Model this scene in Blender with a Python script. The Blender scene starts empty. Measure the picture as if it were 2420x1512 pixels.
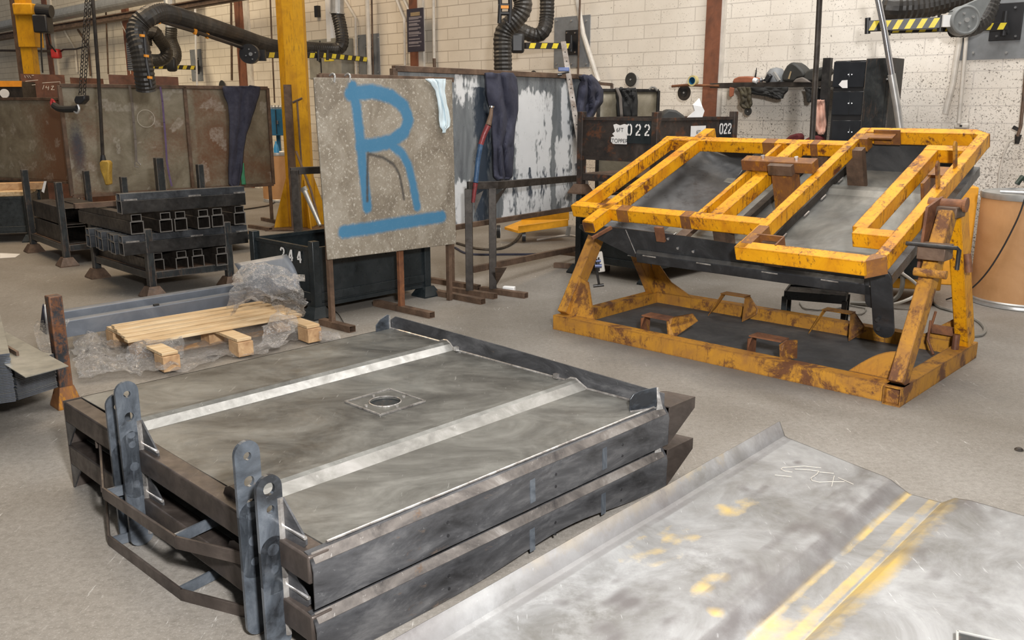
import bpy, math, random
from mathutils import Vector, Matrix, noise
random.seed(7)
S = bpy.context.scene
COL = S.collection
V3 = Vector
# ---------------- camera, world, lights ----------------
F = 2090.0; TH = math.atan(506/2090); CH = 1.5
cam = bpy.data.cameras.new('camera'); cam.sensor_width = 36; cam.lens = 36*F/2420; cam.clip_end = 100
co = bpy.data.objects.new('camera', cam); COL.objects.link(co); S.camera = co
co.location = (0, 0, CH); co.rotation_euler = (math.pi/2-TH, 0, 0)
S.view_settings.view_transform = 'Standard'; S.view_settings.look = 'None'
S.view_settings.gamma = 1; S.view_settings.exposure = 0.0; S.view_settings.use_curve_mapping = False
w = bpy.data.worlds.new('world'); S.world = w; w.use_nodes = True
w.node_tree.nodes['Background'].inputs[0].default_value = (0.95, 0.94, 0.93, 1)
w.node_tree.nodes['Background'].inputs[1].default_value = 0.17
def area(name, loc, tgt, sx, sy, power, col):
    l = bpy.data.lights.new(name, 'AREA'); l.shape = 'RECTANGLE'; l.size = sx; l.size_y = sy; l.energy = power; l.color = col
    o = bpy.data.objects.new(name, l); COL.objects.link(o); o.location = loc
    o.rotation_euler = (V3(tgt)-V3(loc)).to_track_quat('-Z', 'Y').to_euler(); return o
area('flash_light', (0.45, -0.1, 2.15), (0.5, 5.2, 0.6), .26, .26, 330, (1.0, .98, .96))
area('roof_light', (-5.5, 10.5, 6.6), (-5.5, 10.5, 0), 3, 6, 360, (1.0, .76, .50))
area('roof_light', (2.0, 4.8, 6.6), (2.0, 4.8, 0), 5, 2.5, 215, (1.0, .96, .90))
area('roof_light', (-2.5, 4.5, 6.6), (-2.5, 4.5, 0), 3, 5, 100, (1.0, .88, .70))
area('roof_light', (2.5, 7.2, 6.4), (4.0, 9.5, 1), 4, 1.5, 240, (1.0, .97, .93))
area('added_wall_fill', (-9.5, 13.5, 5.6), (-11, 17.5, 2.2), 3, 2, 420, (1.0, .84, .60))  # unseen fill added to warm the upper left wall
# ---------------- photo-geometry helpers (give world points) ----------------
cT, sT = math.cos(TH), math.sin(TH)
def ray(px, py):
    u = (px-1210)/F; v = -(py-756)/F
    return V3((u, cT+v*sT, -sT+v*cT))
def G(px, py, z=0.0):
    d = ray(px, py); t = (z-CH)/d.z; return V3((0, 0, CH))+d*t
def P(px, py, Y):
    d = ray(px, py); t = Y/d.y; return V3((0, 0, CH))+d*t
def PL(px, py, p, n):
    d = ray(px, py); C = V3((0, 0, CH)); n = V3(n); return C+d*((V3(p)-C).dot(n)/d.dot(n))
WO = V3((2.97, 9.24, 0)); WD = V3((.717, -.697, 0)).normalized(); WN = V3((-WD.y*-1, 0, 0))
WN = V3((WD.y, -WD.x, 0)).normalized()      # towards the camera
def W(px, py, off=0.0): return PL(px, py, WO+WN*off, WN)
Z = V3((0, 0, 1))
# ---------------- scene graph helpers ----------------
INV = {}
def tag(o, label, cat=None, group=None, kind=None):
    if label: o['label'] = label
    if cat: o['category'] = cat
    if group: o['group'] = group
    if kind: o['kind'] = kind
    return o
def thing(name, label, cat, loc, group=None):
    o = bpy.data.objects.new(name, None); COL.objects.link(o); o.location = loc; o.empty_display_size = .1
    INV[o.name] = Matrix.Translation(-V3(loc)); return tag(o, label, cat, group)
class MB:
    def __init__(s): s.v = []; s.f = []; s.m = []; s.cm = 0
    def add(s, vs, fs):
        b = len(s.v); s.v += [tuple(v) for v in vs]; s.f += [tuple(b+i for i in f) for f in fs]; s.m += [s.cm]*len(fs); return s
    def box(s, c, d, R=None):
        c = V3(c); R = R or Matrix.Identity(3); hx, hy, hz = d[0]/2, d[1]/2, d[2]/2
        vs = [c+R@V3((x*hx, y*hy, z*hz)) for z in (-1, 1) for x, y in ((-1, -1), (1, -1), (1, 1), (-1, 1))]
        return s.add(vs, [(3, 2, 1, 0), (4, 5, 6, 7), (0, 1, 5, 4), (1, 2, 6, 5), (2, 3, 7, 6), (3, 0, 4, 7)])
    def beam(s, a, b, w, h, up=Z, t=0):
        a = V3(a); b = V3(b); d = (b-a).normalized(); x = d.cross(V3(up)).normalized(); y = x.cross(d).normalized()
        def ring(p, ww, hh): return [p-x*ww/2-y*hh/2, p+x*ww/2-y*hh/2, p+x*ww/2+y*hh/2, p-x*ww/2+y*hh/2]
        if not t:
            return s.add(ring(a, w, h)+ring(b, w, h), [(0, 1, 2, 3), (7, 6, 5, 4), (1, 0, 4, 5), (2, 1, 5, 6), (3, 2, 6, 7), (0, 3, 7, 4)])
        vs = ring(a, w, h)+ring(b, w, h)+ring(a, w-2*t, h-2*t)+ring(b, w-2*t, h-2*t)
        fs = []
        for i in range(4):
            j = (i+1) % 4
            fs += [(j, i, 4+i, 4+j), (8+i, 8+j, 12+j, 12+i), (i, j, 8+j, 8+i), (4+j, 4+i, 12+i, 12+j)]
        return s.add(vs, fs)
    def tube(s, pts, r, n=10, cap=True, rib=0, step=None, close=False):
        pts = [V3(p) for p in pts]
        if step:
            out = []; P4 = [pts[0]*2-pts[1]]+pts+[pts[-1]*2-pts[-2]]
            for i in range(1, len(P4)-2):
                L = (P4[i+1]-P4[i]).length; k = max(1, int(L/step))
                for q in range(k):
                    t = q/k; a, b, c, d = P4[i-1:i+3]
                    out.append(.5*((2*b)+(c-a)*t+(2*a-5*b+4*c-d)*t*t+(3*b-a-3*c+d)*t**3))
            out.append(pts[-1]); pts = out
        rr = r if isinstance(r, (list, tuple)) else [r]*len(pts)
        if len(rr) != len(pts): rr = [rr[0]+(rr[-1]-rr[0])*i/(len(pts)-1) for i in range(len(pts))]
        vs = []; u = None
        for i, p in enumerate(pts):
            d = (pts[min(i+1, len(pts)-1)]-pts[max(i-1, 0)])
            if d.length < 1e-6: d = V3((0, 0, 1))
            d.normalize()
            if u is None: u = d.orthogonal().normalized()
            u = (u-d*u.dot(d)).normalized(); w_ = d.cross(u)
            q = rr[i]*(1-(rib if i % 2 else 0))
            vs += [p+(u*math.cos(2*math.pi*k/n)+w_*math.sin(2*math.pi*k/n))*q for k in range(n)]
        fs = [(i*n+k, i*n+(k+1) % n, (i+1)*n+(k+1) % n, (i+1)*n+k) for i in range(len(pts)-1) for k in range(n)]
        if cap: fs += [tuple(reversed(range(n))), tuple((len(pts)-1)*n+k for k in range(n))]
        return s.add(vs, fs)
    def cyl(s, a, b, r, r2=None, n=20):
        a = V3(a); b = V3(b); r2 = r if r2 is None else r2; d = (b-a).normalized(); u = d.orthogonal().normalized(); w_ = d.cross(u)
        vs = [p+(u*math.cos(2*math.pi*k/n)+w_*math.sin(2*math.pi*k/n))*q for p, q in ((a, r), (b, r2)) for k in range(n)]
        return s.add(vs, [(k, (k+1) % n, n+(k+1) % n, n+k) for k in range(n)]+[tuple(reversed(range(n))), tuple(range(n, 2*n))])
    def prism(s, pts, vec):
        pts = [V3(p) for p in pts]; vec = V3(vec); n = len(pts)
        return s.add(pts+[p+vec for p in pts], [tuple(reversed(range(n))), tuple(range(n, 2*n))]+[(k, (k+1) % n, n+(k+1) % n, n+k) for k in range(n)])
    def lathe(s, prof, c, n=32, R=None):
        c = V3(c); R = R or Matrix.Identity(3)
        vs = [c+R@V3((r*math.cos(2*math.pi*k/n), r*math.sin(2*math.pi*k/n), z)) for r, z in prof for k in range(n)]
        m = len(prof); fs = [(i*n+k, i*n+(k+1) % n, (i+1)*n+(k+1) % n, (i+1)*n+k) for i in range(m-1) for k in range(n)]
        fs += [tuple(reversed(range(n))), tuple((m-1)*n+k for k in range(n))]
        return s.add(vs, fs)
    def loop(s, outer, inner, vec):     # plate with a hole: two rings with equal point counts
        n = len(outer); vec = V3(vec); o = [V3(p) for p in outer]; i_ = [V3(p) for p in inner]
        vs = o+i_+[p+vec for p in o]+[p+vec for p in i_]; fs = []
        for k in range(n):
            j = (k+1) % n
            fs += [(j, k, n+k, n+j), (2*n+k, 2*n+j, 3*n+j, 3*n+k), (k, j, 2*n+j, 2*n+k), (n+j, n+k, 3*n+k, 3*n+j)]
        return s.add(vs, fs)
    def build(s, name, mat, parent=None, bev=0, smooth=False, label=None, fix=True):
        root = parent
        while root is not None and root.parent is not None: root = root.parent
        inv = INV.get(root.name, Matrix.Identity(4)) if root is not None else Matrix.Identity(4)
        me = bpy.data.meshes.new(name)
        org = V3((0, 0, 0))
        if root is None:
            xs, ys, zs = zip(*s.v); org = V3(((min(xs)+max(xs))/2, (min(ys)+max(ys))/2, min(zs))); inv = Matrix.Translation(-org)
        me.from_pydata([inv@V3(v) for v in s.v], [], s.f)
        mats = mat if isinstance(mat, (list, tuple)) else [mat]
        for m in mats: me.materials.append(m)
        if len(mats) > 1: me.polygons.foreach_set('material_index', s.m)
        if fix:
            import bmesh
            bm = bmesh.new(); bm.from_mesh(me); bmesh.ops.recalc_face_normals(bm, faces=bm.faces); bm.to_mesh(me); bm.free()
        me.update()
        o = bpy.data.objects.new(name, me); COL.objects.link(o); o.location = org
        if parent is not None: o.parent = parent; o.location = (0, 0, 0)
        if bev:
            b = o.modifiers.new('bevel', 'BEVEL'); b.width = bev; b.segments = 2; b.limit_method = 'ANGLE'
        if smooth or bev:
            me.polygons.foreach_set('use_smooth', [True]*len(me.polygons))
            try: me.set_sharp_from_angle(angle=math.radians(35))
            except Exception: pass
        if label: o['label'] = label
        return o
def B(mb, name, mat, root, **k): return mb.build(name, mat, root, **k)
def dup(root, loc=None, label=None):
    r = root.copy(); COL.objects.link(r)
    if loc is not None: r.location = loc
    if label: r['label'] = label
    for ch in list(root.children):
        c = ch.copy(); COL.objects.link(c); c.parent = r
        for g in list(ch.children):
            d = g.copy(); COL.objects.link(d); d.parent = c
    return r
def gridmesh(name, fn, nx, ny, mat, parent=None, attr=None, thick=0, smooth=True, label=None):
    """fn(i/nx, j/ny) -> world point;  attr(point,u,v) -> rgba stored as colour attribute 'mask'"""
    pts = [V3(fn(i/nx, j/ny)) for j in range(ny+1) for i in range(nx+1)]
    m = MB(); m.add(pts, [(j*(nx+1)+i, j*(nx+1)+i+1, (j+1)*(nx+1)+i+1, (j+1)*(nx+1)+i) for j in range(ny) for i in range(nx)])
    o = m.build(name, mat, parent, smooth=smooth, label=label, fix=False)
    if attr:
        a = o.data.color_attributes.new('mask', 'FLOAT_COLOR', 'POINT')
        vals = []
        for j in range(ny+1):
            for i in range(nx+1): vals += list(attr(pts[j*(nx+1)+i], i/nx, j/ny))
        a.data.foreach_set('color', vals)
    if thick:
        s = o.modifiers.new('solid', 'SOLIDIFY'); s.thickness = abs(thick); s.offset = -1 if thick > 0 else 1
    return o
def segd(p, a, b):
    ab = b-a; t = max(0, min(1, (p-a).dot(ab)/max(1e-9, ab.length_squared))); return (p-(a+ab*t)).length
# ---------------- materials ----------------
def nt(name):
    m = bpy.data.materials.new(name); m.use_nodes = True; return m, m.node_tree.nodes, m.node_tree.links, m.node_tree.nodes['Principled BSDF']
def c4(c): return (c[0], c[1], c[2], 1)
def ramp(N, L, src, stops):
    r = N.new('ShaderNodeValToRGB'); L.new(src, r.inputs[0]); e = r.color_ramp.elements
    while len(e) < len(stops): e.new(.5)
    for k, (p, c) in enumerate(stops):
        e[k].position = p; e[k].color = c4(c) if isinstance(c, (tuple, list)) else (c, c, c, 1)
    return r.outputs[0]
def noi(N, L, vec, scale, det=4, rough=.6, dist=0):
    n = N.new('ShaderNodeTexNoise'); L.new(vec, n.inputs['Vector']); n.inputs['Scale'].default_value = scale
    n.inputs['Detail'].default_value = det; n.inputs['Roughness'].default_value = rough; n.inputs['Distortion'].default_value = dist
    return n.outputs['Fac']
def mixc(N, L, fac, a, b):
    m = N.new('ShaderNodeMix'); m.data_type = 'RGBA'
    if isinstance(fac, (int, float)): m.inputs[0].default_value = fac
    else: L.new(fac, m.inputs[0])
    for i, x in ((6, a), (7, b)):
        if isinstance(x, (tuple, list)): m.inputs[i].default_value = c4(x)
        else: L.new(x, m.inputs[i])
    return m.outputs[2]
def mapv(N, L, src, scale=(1, 1, 1), rot=(0, 0, 0)):
    m = N.new('ShaderNodeMapping'); L.new(src, m.inputs[0]); m.inputs['Scale'].default_value = scale; m.inputs['Rotation'].default_value = rot; return m.outputs[0]
def bump(N, L, bs, h, dist=.002, st=.5):
    b = N.new('ShaderNodeBump'); b.inputs['Distance'].default_value = dist; b.inputs['Strength'].default_value = st
    L.new(h, b.inputs['Height']); L.new(b.outputs[0], bs.inputs['Normal'])
def plain(name, col, rough=.5, metal=0, var=.12, emit=None):
    m, N, L, bs = nt(name); tc = N.new('ShaderNodeTexCoord').outputs['Object']
    n = noi(N, L, tc, 9, 4)
    d = tuple(max(0, c*(1-var*1.6)) for c in col); u = tuple(min(1, c*(1+var)) for c in col)
    L.new(ramp(N, L, n, [(.3, d), (.7, u)]), bs.inputs['Base Color'])
    bs.inputs['Roughness'].default_value = rough; bs.inputs['Metallic'].default_value = metal; return m
def worn(name, base, dark, light, rust=None, ra=.5, sc=3, rough=.45, metal=.6, scratch=.35, st=(1, 1, 1), bmp=.0006):
    m, N, L, bs = nt(name); tc = N.new('ShaderNodeTexCoord').outputs['Object']; tv = mapv(N, L, tc, st)
    c = ramp(N, L, noi(N, L, tv, sc, 7, .68, .6), [(.34, dark), (.52, base), (.72, light)])
    if scratch:
        s1 = ramp(N, L, noi(N, L, mapv(N, L, tc, (22, 2.2, 22), (.3, .5, .8)), 3, 3, .8), [(.66, 0.0), (.74, scratch)])
        c = mixc(N, L, s1, c, tuple(min(1, x*1.5+.1) for x in light))
    if rust:
        f = ramp(N, L, noi(N, L, tv, sc*1.7, 9, .75, .3), [(1-ra-.03, 0.0), (1-ra+.05, 1.0)])
        rc = mixc(N, L, noi(N, L, tc, 40, 4), rust, tuple(x*.35 for x in rust)); c = mixc(N, L, f, c, rc)
    L.new(c, bs.inputs['Base Color'])
    n2 = noi(N, L, tc, sc*5, 5)
    L.new(ramp(N, L, n2, [(.3, rough-.12), (.7, rough+.15)]), bs.inputs['Roughness'])
    bs.inputs['Metallic'].default_value = metal
    bump(N, L, bs, noi(N, L, tc, 60, 4), bmp, .6); return m
def painted(name, base, dark, light, rust, ra=.36, rough=.45, streak=.5, edge=.8, sc=5.5, edgecol=None):
    m, N, L, bs = nt(name); tc = N.new('ShaderNodeTexCoord').outputs['Object']
    c = ramp(N, L, noi(N, L, tc, sc, 7, .68, .5), [(.32, dark), (.5, base), (.72, light)])
    rc = mixc(N, L, noi(N, L, tc, 30, 5, .7), rust, tuple(x*.3 for x in rust))
    n1 = noi(N, L, tc, sc*1.1, 9, .78, .3); f = ramp(N, L, n1, [(1-ra-.03, 0.0), (1-ra+.05, 1.0)])
    # streaks run down the paint
    s = noi(N, L, mapv(N, L, tc, (1, 1, .14)), 52, 4, .75); s2 = noi(N, L, tc, 4, 5, .7)
    a = N.new('ShaderNodeMath'); a.operation = 'MULTIPLY_ADD'; L.new(s2, a.inputs[0]); a.inputs[1].default_value = .55; L.new(s, a.inputs[2])
    f2 = ramp(N, L, a.outputs[0], [(.83, 0.0), (.97, streak)])
    c = mixc(N, L, f2, c, rc); c = mixc(N, L, f, c, rc)
    if edge:
        bv = N.new('ShaderNodeBevel'); bv.samples = 4; bv.inputs['Radius'].default_value = .013
        ge = N.new('ShaderNodeNewGeometry'); d = N.new('ShaderNodeVectorMath'); d.operation = 'DOT_PRODUCT'; L.new(bv.outputs[0], d.inputs[0]); L.new(ge.outputs['Normal'], d.inputs[1])
        e = N.new('ShaderNodeMapRange'); L.new(d.outputs['Value'], e.inputs[0]); e.inputs[1].default_value = .995; e.inputs[2].default_value = .88
        g = N.new('ShaderNodeMath'); g.operation = 'MULTIPLY'; L.new(e.outputs[0], g.inputs[0]); L.new(ramp(N, L, noi(N, L, tc, 26, 4, .75), [(.36, 0.0), (.50, edge)]), g.inputs[1])
        c = mixc(N, L, g.outputs[0], c, edgecol or tuple(x*.55 for x in rust))
    L.new(c, bs.inputs['Base Color']); bs.inputs['Roughness'].default_value = rough; bs.inputs['Specular IOR Level'].default_value = .3
    bump(N, L, bs, noi(N, L, tc, 60, 4), .001, .6); return m
def masked(name, base, dark, light, cols, rough=.5, metal=.0, sc=5, fine=None, st=(1,1,1), edge=.5, scratch=.3, lo=.3, hi=.62, nst=(1, 1, 1), nsc=30):
    """worn base mixed with paint colours through the R,G,B of 'mask' broken up by noise"""
    m, N, L, bs = nt(name); tc = N.new('ShaderNodeTexCoord').outputs['Object']; tv = mapv(N, L, tc, st)
    c = ramp(N, L, noi(N, L, tv, sc, 8, .7, .6), [(.32, dark), (.5, base), (.7, light)])
    if fine: c = mixc(N, L, ramp(N, L, noi(N, L, tc, fine[0], 3, .7), [(fine[1], 0.0), (fine[1]+.1, fine[3] if len(fine) > 3 else 1.0)]), c, fine[2])
    if scratch:
        s1 = ramp(N, L, noi(N, L, mapv(N, L, tc, (22, 2.2, 22), (.3, .5, .8)), 3, 3, .8), [(.66, 0.0), (.74, scratch)])
        c = mixc(N, L, s1, c, tuple(min(1, x*1.4+.1) for x in light))
    at = N.new('ShaderNodeAttribute'); at.attribute_name = 'mask'; sp = N.new('ShaderNodeSeparateColor'); L.new(at.outputs['Color'], sp.inputs[0])
    n = noi(N, L, mapv(N, L, tc, nst), nsc, 6, .75)
    for k, cc in enumerate(cols):
        a = N.new('ShaderNodeMath'); a.operation = 'MULTIPLY_ADD'; L.new(n, a.inputs[0]); a.inputs[1].default_value = edge; a.inputs[2].default_value = -edge/2
        b = N.new('ShaderNodeMath'); b.operation = 'ADD'; L.new(sp.outputs[k], b.inputs[0]); L.new(a.outputs[0], b.inputs[1])
        c = mixc(N, L, ramp(N, L, b.outputs[0], [(lo, 0.0), (hi, .93)]), c, cc)
    L.new(c, bs.inputs['Base Color']); bs.inputs['Metallic'].default_value = metal
    L.new(ramp(N, L, noi(N, L, tc, 12, 4), [(.3, rough-.1), (.7, rough+.12)]), bs.inputs['Roughness']); return m
M = {}
M['deck'] = worn('mill_steel_deck', (.125, .124, .114), (.05, .049, .045), (.22, .22, .205), sc=2.6, rough=.42, metal=.3, scratch=.5, st=(1, 1.5, 1))
M['ridge'] = worn('pale_steel_ridge', (.34, .335, .32), (.22, .215, .2), (.46, .45, .44), sc=6, rough=.4, metal=.3, scratch=.4)
M['side'] = worn('blue_mill_scale', (.085, .086, .092), (.035, .035, .037), (.19, .19, .195), rust=(.22, .17, .14), ra=.345, sc=3.5, rough=.36, metal=.45, scratch=.35, st=(1, 1, 3))
M['brown'] = worn('brown_mill_steel', (.075, .06, .052), (.035, .028, .025), (.14, .115, .10), sc=4, rough=.42, metal=.4, scratch=.15)
M['lug'] = worn('blued_lug_plate', (.105, .122, .145), (.03, .033, .038), (.22, .245, .275), rust=(.30, .22, .15), ra=.33, sc=5, rough=.34, metal=.45, scratch=.2)
M['shoulder'] = worn('brushed_brown_fold', (.20, .18, .165), (.06, .055, .055), (.42, .40, .38), rust=(.30, .19, .12), ra=.36, sc=4.5, rough=.36, metal=.4, scratch=.4)
M['ridge2'] = worn('dull_steel_ridge', (.22, .215, .20), (.14, .135, .125), (.32, .31, .30), sc=6, rough=.45, metal=.25, scratch=.4)
M['weld'] = worn('bright_weld_steel', (.45, .43, .41), (.2, .18, .17), (.75, .74, .72), sc=14, rough=.32, metal=.7, scratch=.2)
M['yellow'] = painted('worn_yellow_paint', (.70, .31, .006), (.52, .19, .008), (.78, .37, .008), (.20, .065, .022), ra=.43, streak=1.0, edge=1.0)
M['yellowdirty'] = painted('dirty_yellow_paint', (.42, .20, .030), (.27, .125, .04), (.56, .27, .022), (.20, .085, .04), ra=.46, streak=.7, edge=.8, rough=.55, sc=4)
M['rusty'] = worn('rusty_steel', (.18, .075, .035), (.09, .035, .02), (.30, .12, .045), rust=(.5, .26, .03), ra=.36, sc=7, rough=.6, metal=.1, scratch=.1, bmp=.001)
M['rustbrown'] = worn('brown_rusty_steel', (.12, .075, .05), (.06, .04, .028), (.19, .125, .085), sc=6, rough=.55, metal=.2, scratch=.25)
M['blackpaint'] = painted('chipped_black_paint', (.025, .028, .030), (.014, .016, .017), (.05, .055, .055), (.16, .10, .07), ra=.37, rough=.4, streak=.5, edge=.9, sc=7, edgecol=(.22, .18, .15))
M['darksteel'] = worn('dark_steel', (.032, .030, .029), (.014, .014, .014), (.07, .066, .062), sc=4, rough=.36, metal=.3, scratch=.2)
M['boxsteel'] = worn('box_section_steel', (.046, .038, .032), (.022, .018, .016), (.09, .078, .068), sc=5, rough=.42, metal=.35, scratch=.2)
M['boxblue'] = worn('blue_box_section_steel', (.055, .060, .068), (.024, .026, .03), (.12, .128, .14), sc=5, rough=.4, metal=.35, scratch=.2)
M['tray'] = worn('grey_tray_sheet', (.20, .20, .185), (.12, .12, .115), (.33, .32, .29), sc=2.5, rough=.42, metal=.3, scratch=.2)
M['traydark'] = worn('dark_tray_sheet', (.065, .067, .07), (.035, .036, .038), (.12, .122, .125), sc=2.5, rough=.34, metal=.3, scratch=.2)
M['sidedark'] = worn('dark_side_panel', (.032, .034, .038), (.018, .019, .021), (.07, .073, .078), sc=4, rough=.36, metal=.3, scratch=.2)
M['greypaint'] = plain('grey_paint', (.20, .21, .22), .5)
M['hose'] = worn('black_hose', (.028, .025, .022), (.014, .013, .012), (.07, .06, .048), sc=3, rough=.42, metal=0, scratch=0)
M['rustyyellow'] = painted('mostly_rusted_yellow_paint', (.20, .085, .03), (.12, .05, .025), (.30, .13, .03), (.62, .27, .012), ra=.40, streak=.8, edge=.5, edgecol=(.10, .05, .03))
M['rustyblack'] = painted('rust_edged_black_paint', (.03, .033, .038), (.018, .02, .022), (.06, .065, .07), (.24, .10, .045), ra=.50, streak=.8, edge=1.0, edgecol=(.26, .12, .06), sc=5)
M['black'] = plain('black_plastic', (.018, .018, .02), .4)
M['cutend'] = plain('cut_steel_edge', (.17, .16, .15), .4, .3)
M['armyellow'] = plain('arm_stripe_yellow', (.82, .66, .05), .45)
M['orange'] = plain('orange_plastic', (.85, .33, .03), .45)
M['conduit'] = plain('white_conduit', (.62, .58, .52), .5)
M['white'] = plain('white_paint', (.82, .82, .82), .5, var=.04)
M['zinc'] = plain('zinc_duct', (.50, .50, .49), .35, .6)
M['chrome'] = plain('chrome', (.6, .6, .62), .2, .9)
M['navy'] = worn('navy_cotton', (.036, .038, .062), (.022, .023, .04), (.052, .055, .085), sc=6, rough=.9, metal=0, scratch=0)
M['blackcloth'] = plain('black_cloth', (.02, .02, .02), .9)
def grain(name, a, b, c_, ang):
    m, N, L, bs = nt(name); tc = N.new('ShaderNodeTexCoord').outputs['Object']
    v = mapv(N, L, mapv(N, L, tc, (1, 1, 1), (0, 0, -ang)), (2, 45, 30))
    c = ramp(N, L, noi(N, L, v, 1.2, 5, .6, .4), [(.32, a), (.5, b), (.68, c_)])
    c = mixc(N, L, ramp(N, L, noi(N, L, tc, 3, 4), [(.45, 0.0), (.7, .5)]), c, a)
    L.new(c, bs.inputs['Base Color']); bs.inputs['Roughness'].default_value = .75; return m
M['wood'] = grain('pallet_wood', (.42, .27, .13), (.60, .44, .26), (.74, .60, .40), .78)
M['woodend'] = worn('pallet_block_wood', (.50, .32, .17), (.35, .2, .1), (.64, .44, .25), sc=9, rough=.7, metal=0, scratch=0)
M['greychannel'] = worn('blue_grey_channel', (.17, .19, .225), (.13, .145, .17), (.26, .28, .31), sc=2, rough=.4, metal=.3, scratch=.1)
M['kraft'] = worn('kraft_drum', (.50, .27, .12), (.42, .22, .09), (.56, .32, .15), sc=2, rough=.55, metal=0, scratch=0)
M['yellowcol'] = painted('yellow_column_paint', (.60, .30, .010), (.46, .22, .012), (.68, .36, .014), (.16, .08, .03), ra=.33, streak=.5, edge=.4, sc=4)
M['red'] = plain('red_paint', (.5, .03, .03), .4)
M['blue'] = worn('blue_red_worn_paint', (.03, .10, .22), (.02, .05, .12), (.08, .2, .36), rust=(.28, .05, .05), ra=.42, sc=9, rough=.4, metal=.2)
M['bluecab'] = plain('blue_cabinet_paint', (.02, .13, .26), .45)
M['leather'] = plain('black_leather', (.03, .03, .028), .6)
M['suede'] = plain('orange_leather', (.30, .10, .05), .8)
M['pink'] = plain('pink_leather', (.62, .36, .28), .85)
M['glove'] = plain('pale_blue_glove', (.62, .74, .80), .8, var=.06)
M['stanchion'] = worn('red_oxide_steel', (.20, .075, .04), (.12, .05, .03), (.26, .10, .055), sc=4, rough=.55, metal=0, scratch=.1)
M['platerust'] = worn('rust_red_plate', (.14, .062, .04), (.08, .04, .028), (.20, .09, .055), sc=4, rough=.6, metal=.1, scratch=.3)
M['sign'] = plain('dark_sign', (.045, .04, .055), .4)
M['signtext'] = plain('sign_text', (.22, .20, .22), .5)
M['signhead'] = plain('sign_heading', (.32, .24, .14), .5)
M['cablegrey'] = plain('grey_cable', (.20, .19, .17), .5)
M['stackedge'] = plain('sheet_edge_steel', (.12, .135, .165), .3, .6, var=.5)
M['sheettop'] = worn('oiled_sheet_top', (.27, .26, .22), (.2, .19, .16), (.36, .34, .3), sc=3, rough=.4, metal=.2, scratch=.1)
M['purple'] = plain('purple_webbing', (.12, .08, .17), .8)
M['greystrap'] = plain('grey_webbing', (.16, .14, .125), .85)
M['pendant'] = worn('pendant_yellow', (.42, .26, .04), (.25, .15, .03), (.55, .36, .06), sc=9, rough=.5, metal=0, scratch=0)
M['paper'] = plain('white_paper', (.78, .78, .78), .7, var=.05)
M['ink'] = plain('black_ink', (.02, .02, .02), .7)
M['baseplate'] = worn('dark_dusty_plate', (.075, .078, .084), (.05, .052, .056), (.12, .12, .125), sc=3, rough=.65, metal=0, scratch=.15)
def film_mat():
    m, N, L, bs = nt('clear_stretch_film'); out = N['Material Output']
    tr = N.new('ShaderNodeBsdfTransparent'); tr.inputs[0].default_value = (.94, .94, .95, 1)
    gl = N.new('ShaderNodeBsdfGlossy'); gl.inputs['Roughness'].default_value = .22; gl.inputs[0].default_value = (1, 1, 1, 1)
    df = N.new('ShaderNodeBsdfDiffuse'); df.inputs[0].default_value = (.88, .87, .86, 1)
    tc = N.new('ShaderNodeTexCoord').outputs['Object']
    def ridge(sc, dist, st, w):
        n = noi(N, L, mapv(N, L, tc, st), sc, 3, .6, dist); a = N.new('ShaderNodeMath'); a.operation = 'SUBTRACT'; L.new(n, a.inputs[0]); a.inputs[1].default_value = .5
        b = N.new('ShaderNodeMath'); b.operation = 'ABSOLUTE'; L.new(a.outputs[0], b.inputs[0]); return ramp(N, L, b.outputs[0], [(0.0, 1.0), (w, 0.0)])
    r1 = ridge(20, 1.5, (1, 1, 1), .022); r2 = ridge(48, 1.0, (1, 1, .4), .03); r3 = ramp(N, L, noi(N, L, tc, 9, 4), [(.48, 0.0), (.62, 1.0)])
    mx = N.new('ShaderNodeMath'); mx.operation = 'MAXIMUM'; L.new(r1, mx.inputs[0])
    mu = N.new('ShaderNodeMath'); mu.operation = 'MULTIPLY'; L.new(r2, mu.inputs[0]); L.new(r3, mu.inputs[1]); L.new(mu.outputs[0], mx.inputs[1])
    h = noi(N, L, tc, 30, 6, .7, 2.0); b = N.new('ShaderNodeBump'); b.inputs['Distance'].default_value = .03; b.inputs['Strength'].default_value = 1; L.new(h, b.inputs['Height'])
    L.new(b.outputs[0], gl.inputs['Normal']); L.new(b.outputs[0], df.inputs['Normal'])
    m1 = N.new('ShaderNodeMixShader'); m1.inputs[0].default_value = .45; L.new(gl.outputs[0], m1.inputs[1]); L.new(df.outputs[0], m1.inputs[2])
    fr = N.new('ShaderNodeLayerWeight'); fr.inputs[0].default_value = .40; L.new(b.outputs[0], fr.inputs['Normal'])
    rr = N.new('ShaderNodeMapRange'); L.new(fr.outputs['Facing'], rr.inputs[0]); rr.inputs[3].default_value = .10; rr.inputs[4].default_value = .60
    ad = N.new('ShaderNodeMath'); ad.operation = 'MULTIPLY_ADD'; L.new(mx.outputs[0], ad.inputs[0]); ad.inputs[1].default_value = .6; L.new(rr.outputs[0], ad.inputs[2]); ad.use_clamp = True
    m2 = N.new('ShaderNodeMixShader'); L.new(ad.outputs[0], m2.inputs[0]); L.new(tr.outputs[0], m2.inputs[1]); L.new(m1.outputs[0], m2.inputs[2])
    L.new(m2.outputs[0], out.inputs[0]); return m
M['film'] = film_mat()
M['wornred'] = worn('worn_red_paint', (.22, .04, .045), (.1, .03, .03), (.3, .08, .08), sc=12, rough=.4, metal=.1)
M['wornblue'] = worn('worn_blue_paint', (.035, .08, .16), (.02, .04, .08), (.10, .16, .24), rust=(.25, .06, .05), ra=.38, sc=12, rough=.4, metal=.1)
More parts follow.
